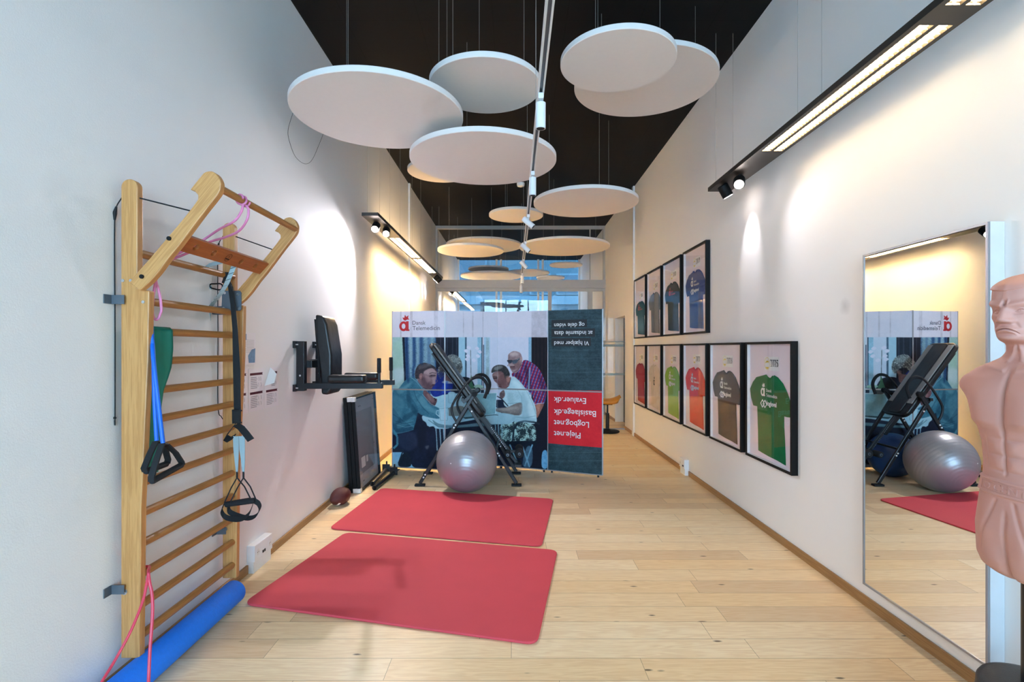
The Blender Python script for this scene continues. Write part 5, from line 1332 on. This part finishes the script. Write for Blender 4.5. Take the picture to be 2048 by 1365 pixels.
def inversion():
    t = thing('inversion_table', 'black folding inversion table with padded tilted board and curved handles', 'inversion table', (-0.5, 5.84, 0))
    Yn, Yf = 5.57, 6.10
    def q(x, y, Y=None):
        p = P(x, y, 5.57); return Vector((p.x, Y if Y else 5.57, p.z))
    for Y in (Yn, Yf):
        for a, b in (((840, 970), (950, 787)), ((1033, 970), (937, 812))):
            p0, p1 = q(*a, Y), q(*b, Y); p0.z = 0.03
            lg = MB().bar(p0, p1, 0.038, 0.03, (0, 1, 0)).build('leg', M['blackmetal'], t, bevel=0.006)
            MB().obox((p0.x, Y, 0.012), (0.055, 0, 0), (0, 0.03, 0), (0, 0, 0.011)).build('rubber_foot', M['foam'], lg, bevel=0.005)
            cp = MB()
            d = (p1-p0)
            for s in ((0.07, 0.10, 0.36, 0.39, 0.62, 0.65) if a[0] < 900 else (0.36, 0.39, 0.93)):
                c = p0+d*s; cp.cyl(c+Vector((0, -0.024, 0)), c+Vector((0, -0.016, 0)), 0.0085, 12)
            cp.build('bolt_cap', M['cap'], lg, smooth=True)
        # handle loop
        hp = [q(x, y, Y) for x, y in ((914, 846), (905.5, 830), (904, 814), (914, 794), (930, 771), (944, 758), (960, 755), (971, 764), (975, 778), (969, 797))]
        sp_ = smooth_path(hp, 6)
        MB().tube(sp_, 0.0125, 12).build('handle', M['blackmetal'], t, smooth=True)
        MB().tube(sp_[30:], 0.0175, 14).build('foam_grip', M['foam'], t, smooth=True)
        MB().cyl(q(949, 789, Y-0.02), q(949, 789, Y+0.02), 0.03, 20).build('pivot_hub', M['black'], t, smooth=True)
        MB().bar(q(925, 806, Y+0.03 if Y == Yn else Y-0.03), q(951, 786, Y+0.03 if Y == Yn else Y-0.03), 0.035, 0.012, (0, 1, 0)).build('pivot_arm', M['blackmetal'], t)
    # spreader bars
    for x, y in ((883, 898), (994, 898)):
        MB().bar(q(x, y, Yn), q(x, y, Yf), 0.02, 0.02).build('spreader', M['blackmetal'], t)
    # board
    a, b = q(858, 687), q(966, 836); d = (b-a); L = d.length; d.normalize(); n = Vector((-d.z, 0, d.x))
    if n.z < 0: n = -n
    Ym = 5.835; c = (a+b)/2; c.y = Ym
    def pad(hw, hl, o0, o1, m, name, lab=None, r=0.07):
        pl = []
        for sx, sy, a0 in ((1, 1, 0), (-1, 1, PI/2), (-1, -1, PI), (1, -1, 3*PI/2)):
            for k in range(6):
                an = a0+PI/2*k/5; pl.append((sx*(hl-r)+r*math.cos(an), sy*(hw-r)+r*math.sin(an)))
        o = MB().prism(pl, c+n*o0, d, Vector((0, 1, 0)), n*(o1-o0)).build(name, m, t, bevel=min(.016, abs(o1-o0)*.35), seg=3, smooth=True)
        if lab: o['label'] = lab
    pad(0.19, L/2, -0.036, 0.020, M['vinyl'], 'back_board')
    pad(0.100, L/2-0.02, 0.017, 0.034, M['vinyl'], 'back_pad', r=0.04)
    for s in (-1, 1):
        MB().obox(c+Vector((0, s*0.139, 0))+n*0.023-d*0.06, d*(L/2-0.10), (0, 0.036, 0), n*0.006).build('side_strip', mat('pale_grey_vinyl', (150, 152, 152), 0.5), t, bevel=.004, label='light grey side strip')
    fr = MB()
    for s in (-1, 1): fr.tube([c+Vector((0, s*0.15, 0))-n*0.05-d*L*.40, c+Vector((0, s*0.15, 0))-n*0.05+d*L*.42], 0.0125, 10)
    fr.build('board_frame', M['blackmetal'], t, smooth=True)
    MB().bar(q(925, 800, Yn), q(925, 800, Yf), 0.03, 0.03).build('pivot_crossbar', M['blackmetal'], t)
    # height bar with ankle rollers
    h0, h1 = q(935, 796, Ym), q(1019, 914, Ym)
    MB().bar(h0-n*.05, q(990, 873, Ym)-n*.03, 0.05, 0.04, (0, 1, 0)).build('height_sleeve', M['blackmetal'], t, bevel=.004)
    hb = MB().bar(h0-n*.03, h1, 0.036, 0.026, (0, 1, 0)).build('height_bar', M['blackmetal'], t, bevel=.003)
    hl = MB()
    for k in range(14):
        p = h0.lerp(h1, .56+.028*k)-n*.01; hl.cyl(p+Vector((0, -.0215, 0)), p+Vector((0, -.013, 0)), .004, 8)
    hl.build('setting_hole', M['bolt'], hb)
    for x, y, r in ((1015, 914, .035), (1039, 912, .048)):
        c_ = q(x, y)
        MB().cyl((c_.x, Ym-0.19, c_.z), (c_.x, Ym+0.19, c_.z), 0.009, 10).build('roller_axle', M['blackmetal'], t)
        for s in (-1, 1):
            y0 = Ym+s*0.06; y1 = Ym+s*0.18
            MB().tube([(c_.x, y0, c_.z), (c_.x, y0+s*.008, c_.z), (c_.x, y1-s*.008, c_.z), (c_.x, y1, c_.z)], [r*.85, r, r, r*.85], 24).build('ankle_roller', M['foam'], t, smooth=True)
            MB().cyl((c_.x, y1, c_.z), (c_.x, y1+s*.004, c_.z), 0.016, 14).build('roller_cap', M['steelgrey'], t)
    MB().bar(q(1015, 914, Ym), q(1039, 912, Ym), .03, .02, (0, 1, 0)).bar(q(1015, 914, Ym), q(1034, 937, Ym), .034, .026, (0, 1, 0)).obox(q(1036, 939, Ym), (0.04, 0, 0), (0, .12, 0), (0, 0, 0.015)).build('foot_rest', M['blackmetal'], t, bevel=.004)
inversion()

# ================================================================== JERSEY FRAMES
mat_back = mat('pale_mount_cloth', (236, 226, 236), 0.8, noise=0.015, scale=4)
def jersey_frame(y0, z0, c, lab, year, shirt_lab=None, drop=0.0, style='logo', csh=None, glass=True):
    W, H, D = 0.74, 0.975, 0.048
    t = thing('framed_jersey', lab, 'framed jersey', (XR, y0+W/2, z0), 'jerseys framed on the right wall')
    y1 = y0+W; x0 = XR-D; e = 0.02
    # seen from the room the far end (y1) is on the left
    fr = MB().box(x0, XR-.001, y0, y0+e, z0, z0+H).box(x0, XR-.001, y1-e, y1, z0, z0+H).box(x0, XR-.001, y0+e, y1-e, z0, z0+e).box(x0, XR-.001, y0+e, y1-e, z0+H-e, z0+H)
    fr.build('frame_moulding', M['black'], t)
    MB().box(XR-0.019, XR-0.002, y0+e, y1-e, z0+e, z0+H-e).build('backing', mat_back, t)
    sp_ = MB().box(x0+0.006, XR-.019, y0+e, y0+e+.004, z0+e, z0+H-e).box(x0+0.006, XR-.019, y1-e-.004, y1-e, z0+e, z0+H-e).box(x0+.006, XR-.019, y0+e, y1-e, z0+e, z0+e+.004)
    sp_.build('white_spacer', M['cap'], t)
    MB().box(x0+0.003, x0+0.0045, y0+e, y1-e, z0+e, z0+H-e).build('picture_glass', M['picglass'], t)
    U = Vector((0, -1, 0)); V = Vector((0, 0, 1)); O = Vector((XR-0.020, y1, z0))
    def pt(a, b, off=0.0): return O+U*a+V*b+Vector((-off, 0, 0))
    # shirt outline in frame units
    k = 1-drop
    ol = [(.262, .702), (.315, .712), (.335, .700), (.362, .688), (.400, .688), (.425, .700), (.445, .712), (.500, .698), (.575, .655), (.640, .585), (.695, .505), (.710, .455), (.668, .412), (.625, .455), (.592, .525), (.588, .45), (.590, .33), (.602, .20), (.612, .045), (.50, .055), (.36, .060), (.25, .068), (.185, .075), (.180, .25), (.168, .42), (.158, .52), (.135, .475), (.095, .440), (.055, .500), (.034, .575), (.085, .635), (.150, .682)]
    ol = [(a, (b-0.05)*k+0.05) for a, b in ol]
    n = len(ol)
    # puffy cloth: rim ring, raised inner ring, centre fan
    ca, cb = .38, .36*k+.02
    vs = []; fs = []
    rings = [(1.0, 0.001), (0.985, 0.006), (0.90, 0.010), (0.6, 0.012), (0.3, 0.013)]
    for s, off in rings:
        for i, (a, b) in enumerate(ol):
            # shrink toward the body axis rather than a single point
            aa = ca+(a-ca)*s; tb = min(max(b, .12), .62*k); bb = tb+(b-tb)*s
            vs.append(pt(aa, bb, off+(0.002*math.sin(i*2.1+s*9) if s < .95 else 0)))
    for r in range(len(rings)-1):
        for i in range(n):
            j = (i+1) % n; fs.append((r*n+i, r*n+j, (r+1)*n+j, (r+1)*n+i))
    fs.append(tuple((len(rings)-1)*n+i for i in range(n)))
    mb = MB(); mb.add(vs, fs)
    jm = csh or mat('jersey_cloth', c, 0.8, noise=0.12, scale=14, bump=0.3, bscale=22, spec=0.2)
    sh = mb.build('jersey', jm, t, smooth=True, ang=70)
    cl = MB(); cpts = [pt(.318, (.705-.05)*k+.05, .0145), pt(.355, (.682-.05)*k+.05, .0155), pt(.405, (.682-.05)*k+.05, .0155), pt(.442, (.705-.05)*k+.05, .0145)]
    cl.tube(smooth_path(cpts, 4), 0.0045, 8); cl.build('collar', jm, sh, smooth=True)
    zl = lambda b: (b-0.05)*k+0.05
    if style in ('logo', 'dark', 'red'):
        lm = {'logo': M['txtwhite'], 'dark': M['strip'], 'red': M['logored']}[style]
        if style == 'dark':
            logo(pt(.33, zl(.40), .0175), U, V, 0.09).build('logo_mark', lm, sh)
        else:
            logo(pt(.255, zl(.535), .0175), U, V, 0.075).build('logo_mark', lm, sh)
            text('Dansk', pt(.345, zl(.575), .0175), U, V, .085, bold=.001).build('lettering', lm, sh)
            text('Telemedicin', pt(.345, zl(.535), .0175), U, V, .17, bold=.001).build('lettering', lm, sh)
            if style == 'logo':
                text('loglevel', pt(.355, zl(.455), .0175), U, V, .15, bold=.003).build('lettering', lm, sh)
                lg = MB()
                for cx in (.285, .325):
                    cc = pt(cx, zl(.475), .0175)
                    pp = [cc+U*(-.03)+V*.0, cc+U*(0)+V*.03, cc+U*.03+V*0, cc+U*0-V*.03]
                    lg.tube(pp, .0035, 6, closed=True)
                lg.build('linked_diamonds', lm, sh)
    # year badge
    bz = .80*k+.12*(1-k)
    bp = MB().obox(pt(.40, bz, .0015), (.0008, 0, 0), (0, .115, 0), (0, 0, .055)); bp.build('badge_card', M['cap'], t)
    yb = MB(); ring_poly(yb, pt(.335, bz, .004), U, V, .043, .05, .040, .047)
    yb.add([pt(.335+.036*math.cos(a), bz+.043*math.sin(a), .0042) for a in [PI+.7+i*(PI-1.4)/8 for i in range(9)]], [tuple(range(9))])
    yb.add([pt(.31+a, bz+b, .0042) for a, b in ((0, 0), (.02, .012), (.045, .006), (.05, .02), (.02, .024), (.0, .012))], [tuple(range(6))])
    yb.build('round_badge', M['yellow'], t)
    text(year, pt(.385, bz-.022, .0045), U, V, .118, height=.052, bold=.004).build('year_numerals', M['strip'], t)
    text(year, pt(.388, bz-.019, .0065), U, V, .112, height=.044, bold=.001).build('year_fill', M['cap'], t)
ys = [3.700, 4.530, 5.360, 6.190, 7.020, 7.850]
JB = [((10, 112, 62), 'green jersey dated 2025 in the nearest frame of the lower row', '2025', 0, 'logo'),
      ((24, 27, 48), 'dark navy jersey dated 2024 in the lower row, between green and orange-red', '2024', 0, 'logo'),
      ((228, 46, 22), 'orange-red jersey in the lower row beside the lime green one', '2023', 0, 'logo'),
      ((132, 188, 46), 'lime green jersey in the lower row', '2022', .03, 'logo'),
      ((222, 214, 210), 'white jersey with a dark round logo in the lower row', '2021', .03, 'dark'),
      ((168, 30, 62), 'crimson jersey in the farthest frame of the lower row', '2020', .04, 'none')]
for y, (c, lab, yr, dp, st) in zip(ys, JB): jersey_frame(y, 0.577, c, lab, yr, drop=dp, style=st)
JT = [((22, 64, 140), 'royal blue jersey in the nearest frame of the upper row', '2019', 0, 'logo'),
      ((22, 44, 42), 'dark green-black jersey in the upper row next to the royal blue one', '2018', .04, 'red'),
      ((110, 118, 130), 'grey jersey in the upper row, second from the far end', '2017', .10, 'none'),
      ((24, 84, 100), 'dark teal jersey in the farthest frame of the upper row', '2016', .18, 'red')]
for y, (c, lab, yr, dp, st) in zip(ys[2:], JT): jersey_frame(y, 1.662, c, lab, yr, drop=dp, style=st)

# ================================================================== MIRROR
def mirror():
    t = thing('wall_mirror', 'tall rectangular mirror in a deep pale frame on the right wall', 'mirror', (XR, 2.53, 0.158))
    x0, y0, y1, z0, z1 = 1.983, 2.146, 2.917, 0.158, 2.031
    fr = MB().box(x0, XR-.001, y0, y0+0.010, z0, z1).box(x0, XR-.001, y1-0.010, y1, z0, z1).box(x0, XR-.001, y0+.01, y1-.01, z0, z0+0.010).box(x0, XR-.001, y0+.01, y1-.01, z1-0.010, z1)
    fr.build('mirror_frame', M['silver'], t, label='pale metal frame')
    MB().box(x0+.02, XR-.001, y0+.01, y1-.01, z0+.01, z1-.01).build('mirror_back', M['white'], t)
    MB().box(x0+0.004, x0+0.008, y0+.01, y1-.01, z0+.01, z1-.01).build('mirror_glass', M['mirror'], t)
    MB().box(x0+.006, XR-.001, y0-.006, y0-.0005, z0, z1).build('side_panel', mat('pale_grey_board', (196, 202, 206), 0.5), t)
mirror()

# ================================================================== SPARRING DUMMY
def dummy():
    cx, cy = 1.69, 1.66
    t = thing('sparring_dummy', 'pink vinyl sparring dummy torso with a scowling face beside the mirror', 'sparring dummy', (cx, cy, 0))
    #      z     a     bf    bb    cf
    T = [(.742, .060, .040, .040, 0), (.748, .120, .075, .070, 0), (.765, .150, .095, .09, 0), (.80, .162, .108, .10, 0), (.90, .162, .116, .115, 0),
         (1.00, .150, .108, .11, 0), (1.06, .140, .102, .10, 0), (1.12, .136, .102, .095, 0), (1.18, .140, .106, .095, 0), (1.24, .158, .112, .10, 0), (1.30, .178, .112, .11, 0),
         (1.36, .192, .106, .11, 0), (1.40, .188, .098, .105, 0), (1.43, .168, .085, .095, 0), (1.452, .130, .072, .085, 0), (1.47, .092, .062, .078, 0), (1.49, .068, .055, .073, 0), (1.512, .060, .053, .072, 0),
         (1.518, .057, .066, .073, 0), (1.524, .057, .092, .075, 0), (1.536, .060, .104, .078, 0), (1.56, .066, .106, .088, 0), (1.60, .073, .104, .096, 0), (1.64, .080, .106, .102, 0), (1.67, .083, .104, .105, 0),
         (1.69, .083, .100, .103, 0), (1.706, .079, .091, .097, 0), (1.720, .069, .078, .086, 0), (1.732, .052, .058, .066, 0), (1.740, .030, .034, .04, 0), (1.744, .004, .004, .004, 0)]
    Tz = np.array([q[0] for q in T]); 
    def it(z, k):
        v = np.array([q[k] for q in T])
        # smoothed linear interpolation
        return sum(np.interp(z+d, Tz, v)*w_ for d, w_ in ((-.004, .25), (0, .5), (.004, .25)))
    zs = np.concatenate([np.linspace(.742, 1.50, 230)[:-1], np.linspace(1.50, 1.744, 240)]); nt_ = 300
    th = np.linspace(-PI, PI, nt_, endpoint=False)
    th = th-0.55*np.sin(th)  # denser at the front
    Z, TH = np.meshgrid(zs, th, indexing='ij')
    a = it(Z, 1); bf = it(Z, 2); bb = it(Z, 3)
    b = np.where(np.cos(TH) > 0, bf, bb); p = np.where(Z < 1.45, 2.35, 2.15)
    R = ((np.abs(np.cos(TH))/b)**p+(np.abs(np.sin(TH))/a)**p)**(-1/p)
    G = lambda v, m_, s: np.exp(-((v-m_)/s)**2)
    S = lambda v, a_, b_: np.clip((v-a_)/(b_-a_), 0, 1)**2*(3-2*np.clip((v-a_)/(b_-a_), 0, 1))
    AT = np.abs(TH)
    # shoulder stumps
    R += 0.052*G(AT, 1.57, .42)*G(Z, 1.375, .048)+0.012*G(AT, 1.57, .3)*G(Z, 1.30, .03)
    R -= 0.012*G(AT, 1.45, .25)*G(Z, 1.262, .02)
    # chest, sternum, abdomen
    pec = S(Z, 1.225, 1.262)*(1-S(Z, 1.34, 1.43))
    R += 0.020*G(AT, .62, .48)*pec
    R -= 0.009*G(TH, 0, .09)*S(Z, 1.20, 1.26)*(1-S(Z, 1.40, 1.45))
    R -= 0.006*G(TH, 0, .055)*S(Z, 1.08, 1.10)*(1-S(Z, 1.22, 1.26))
    for zz in (1.205, 1.150, 1.10): R -= 0.004*G(Z, zz, .005)*G(AT, .25, .25)
    for zz in (1.178, 1.125): R += 0.005*G(Z, zz, .02)*G(AT, .26, .18)
    R -= 0.004*G(AT, .68, .07)*S(Z, 1.08, 1.12)*(1-S(Z, 1.19, 1.22))
    R += 0.007*G(Z-0.02*AT, 1.425, .009)*S(AT, .12, .25)*(1-S(AT, 1.0, 1.3))   # collar bones
    R += 0.006*np.exp(-((AT-.35-(Z-1.45)*-4.0)/.12)**2)*S(Z, 1.45, 1.46)*(1-S(Z, 1.50, 1.52))   # neck tendons
    # belt and trousers
    belt = S(Z, 1.016, 1.020)*(1-S(Z, 1.066, 1.069)); R += 0.005*belt+0.002*(G(Z, 1.064, .003)+G(Z, 1.021, .003))
    R -= 0.006*G(TH+.05, 0, .07)*S(-Z, -.99, -.94)
    R -= 0.004*np.exp(-((AT-(.25+(1.01-Z)*2.6))/.06)**2)*(1-S(Z, 1.0, 1.01))*S(Z, .80, .86)
    R += 0.006*G(AT, .55, .25)*G(Z, .88, .09)
    R -= 0.010*G(TH, 0, .16)*(1-S(Z, .78, .90))
    # face ---------------------------------------------------------------
    nose = np.interp(Z, [1.578, 1.584, 1.591, 1.612, 1.628, 1.642], [0, .021, .028, .019, .010, .002])
    nw = np.interp(Z, [1.58, 1.595, 1.632], [.17, .15, .10])
    R += nose*np.exp(-(AT/nw)**2.6)
    R += 0.007*G(AT, .18, .07)*G(Z, 1.586, .007)
    R += 0.008*np.exp(-((Z-(1.634+.022*np.clip(AT, 0, .6)))/.0095)**2)*S(AT, .02, .16)*(1-S(AT, .55, .95))
    R -= 0.004*G(TH, 0, .04)*G(Z, 1.645, .009); R += 0.0045*G(AT, .085, .035)*G(Z, 1.645, .010)
    ec = .345
    R -= 0.0125*G(AT, ec-.02, .15)*G(Z, 1.619, .0095)
    R += 0.0085*G(AT, ec, .095)*G(Z, 1.6195, .0062)
    R += 0.0028*np.exp(-((Z-(1.6262-.35*(AT-ec)**2))/.0017)**2)*G(AT, ec, .12)
    R -= 0.0035*np.exp(-((Z-(1.6232-.35*(AT-ec)**2))/.0013)**2)*G(AT, ec, .10)
    R += 0.0024*np.exp(-((Z-(1.6138+.20*(AT-ec)**2))/.0015)**2)*G(AT, ec, .10)
    R -= 0.0016*np.exp(-((AT-ec+.01)**2/.018**2+(Z-1.6192)**2/.0022**2))
    R += 0.005*G(AT, .66, .2)*G(Z, 1.600, .014)
    R -= 0.0035*np.exp(-((AT-(.20+(1.588-Z)*5.0))/.06)**2)*S(Z, 1.560, 1.568)*(1-S(Z, 1.582, 1.590))
    zm = 1.5625-.16*AT**2; mw = 1-S(AT, .20, .32)
    R += 0.006*G(AT, 0, .34)*G(Z, 1.561, .014)
    R += 0.0042*np.exp(-((Z-(zm+.0050))/.0034)**2)*mw+0.0052*np.exp(-((Z-(zm-.0062))/.0042)**2)*mw
    R -= 0.0055*np.exp(-((Z-zm)/.0014)**2)*(1-S(AT, .25, .36))
    R -= 0.0045*G(AT, 0, .25)*G(Z, 1.5455, .0045)
    R += 0.007*G(AT, 0, .28)*G(Z, 1.530, .008)
    R += 0.005*G(AT, 1.05, .35)*G(Z, 1.545, .02)
    # hairline ridge and ears
    zh = 1.685+.012*np.clip(AT, 0, 1.3)-.035*S(AT, 1.0, 1.6)
    R += 0.0065*S(Z, zh-.0025, zh+.0015)*(1-S(Z, 1.70, 1.735))
    ear = np.exp(-(((AT-1.62)/.17)**2+((Z-1.615-.02*(AT-1.62))/.028)**2)**2)
    R += 0.014*ear-0.009*np.exp(-(((AT-1.58)/.08)**2+((Z-1.617)/.015)**2)**2)
    R = np.maximum(R, .002)
    rot = math.radians(2)
    f = Vector((-math.cos(rot), -math.sin(rot), 0)); s_ = Vector((-math.sin(rot), math.cos(rot), 0))
    hr = np.radians(2+10*S(Z, 1.46, 1.53))   # the head is turned a little more than the chest
    X = cx-.018*S(Z, 1.46, 1.53)+R*(-np.cos(TH)*np.cos(hr)-np.sin(TH)*np.sin(hr)); Y = cy+R*(-np.cos(TH)*np.sin(hr)+np.sin(TH)*np.cos(hr))
    vs = np.stack([X, Y, Z], -1).reshape(-1, 3).tolist(); nz = len(zs)
    k = (np.arange(nz-1)[:, None]*nt_); j = np.arange(nt_)[None, :]; j2 = (j+1) % nt_
    fs = np.stack([(k+j2).ravel(), (k+j).ravel(), (k+nt_+j).ravel(), (k+nt_+j2).ravel()], -1).tolist()
    fs.append(tuple(range(nt_))); fs.append(tuple(reversed([(nz-1)*nt_+q for q in range(nt_)])))
    mb = MB(); mb.add(vs, fs); body = mb.build('torso', M['skin'], t, smooth=True, ang=75)
    # raised lettering wrapped on the belt
    def onb(arc, z, off):
        # arc length to the viewer's right of the belly centre -> negative theta
        thv = -arc/.112
        i = int(np.argmin(abs(zs-z))); jj = int(np.argmin(abs(th-thv))); r = R[i, jj]+off
        return Vector((cx, cy, z))+(f*math.cos(thv)+s_*math.sin(thv))*r
    fv, ff = text_mesh('CENTURY')
    x0 = min(q[0] for q in fv); x1 = max(q[0] for q in fv); y0 = min(q[1] for q in fv); y1 = max(q[1] for q in fv)
    tm = MB(); wdt = .185; hh = .024
    vv = [onb(-.035+(x-x0)/(x1-x0)*wdt, 1.031+(y-y0)/(y1-y0)*hh, .0022) for x, y in fv]
    vb = [onb(-.035+(x-x0)/(x1-x0)*wdt, 1.031+(y-y0)/(y1-y0)*hh, -.001) for x, y in fv]
    nn = len(fv); tm.add(vv+vb, ff)
    # side walls
    from collections import Counter
    ec = Counter()
    for q in ff:
        for i in range(len(q)): ec[(q[i], q[(i+1) % len(q)])] += 1
    tm.f += [(a_, nn+a_, nn+b_, b_) for (a_, b_) in ec if (b_, a_) not in ec]
    tm.build('raised_lettering', M['skin'], body)
    fr = MB()
    fr.tube([onb(q, 1.058, .001) for q in np.linspace(-.085, .17, 30)], .0016, 6).tube([onb(q, 1.027, .001) for q in np.linspace(-.085, .17, 30)], .0016, 6)
    fr.tube([onb(-.085, z, .001) for z in np.linspace(1.027, 1.058, 8)], .0016, 6)
    fr.tube([onb(-.060+.012*math.cos(q), 1.0425+.010*math.sin(q), .001) for q in np.linspace(0, 2*PI, 16)], .002, 6)
    fr.build('belt_border', M['skin'], body, smooth=True)
    MB().cyl((cx, cy, .38), (cx, cy, .80), .035, 24).build('pole', M['blackmetal'], t, smooth=True)
    base = MB().lathe([(.20, 0), (.262, .012), (.278, .05), (.282, .12), (.272, .19), (.245, .245), (.20, .285), (.16, .315), (.148, .35), (.145, .385), (.138, .397), (.12, .402), (.04, .404)], (cx, cy, 0), 64)
    base.build('base', mat('black_plastic', (40, 42, 44), 0.5, noise=0.06, bump=0.1, bscale=200), t, smooth=True, ang=50)
dummy()

# ================================================================== SADDLE STOOL behind the display wall
def stool():
    c = Vector((1.66, 9.15, 0))
    t = thing('saddle_stool', 'tan saddle stool on a black round base behind the display wall', 'stool', c)
    MB().lathe([(.20, 0), (.215, .01), (.215, .022), (.20, .03), (.06, .04), (.04, .06)], c, 40).build('base', M['black'], t, smooth=True)
    MB().cyl(c+Vector((0, 0, .05)), c+Vector((0, 0, .34)), .032, 20).cyl(c+Vector((0, 0, .34)), c+Vector((0, 0, .52)), .016, 16).build('column', M['blackmetal'], t, smooth=True)
    mb = MB(); vs = []; nu, nv = 24, 18
    for i in range(nu+1):
        for j in range(nv+1):
            u = i/nu*2-1; v = j/nv*2-1
            z = .60+.05*u*u+.02*(1 if u > 0 else .3)*u*u-.055*v*v*(.6+.4*abs(u))
            wy = .17*(1-.35*(1 if u < 0 else 0)*u*u)*math.sqrt(max(.05, 1-u**6))
            vs.append(c+Vector((u*.22, v*wy, z)))
    mb.add(vs, [(i*(nv+1)+j, (i+1)*(nv+1)+j, (i+1)*(nv+1)+j+1, i*(nv+1)+j+1) for i in range(nu) for j in range(nv)])
    o = mb.build('seat', M['seat'], t, smooth=True, ang=80); s = o.modifiers.new('th', 'SOLIDIFY'); s.thickness = .06; s.offset = -1
    MB().box(c.x-.08, c.x+.08, c.y-.05, c.y+.05, .49, .535).build('seat_mechanism', M['black'], t)
stool()
# frosted glass screen standing in front of the doorway
gs = thing('glass_screen', 'clear glass screen with frosted bands in front of the right-hand doorway', 'glass screen', (1.85, 9.47, 0))
MB().box(1.45, 2.04, 9.465, 9.475, 0.02, 2.06).build('glass_sheet', M['glass'], gs)
MB().box(1.45, 2.04, 9.462, 9.4645, 1.53, 1.57).box(1.45, 2.04, 9.462, 9.4645, 1.61, 1.63).box(1.45, 2.04, 9.462, 9.4645, 1.00, 1.04).build('frosted_band', M['frost'], gs)
MB().box(1.45, 2.04, 9.455, 9.485, 0.0, 0.02).build('floor_rail', M['silver'], gs)
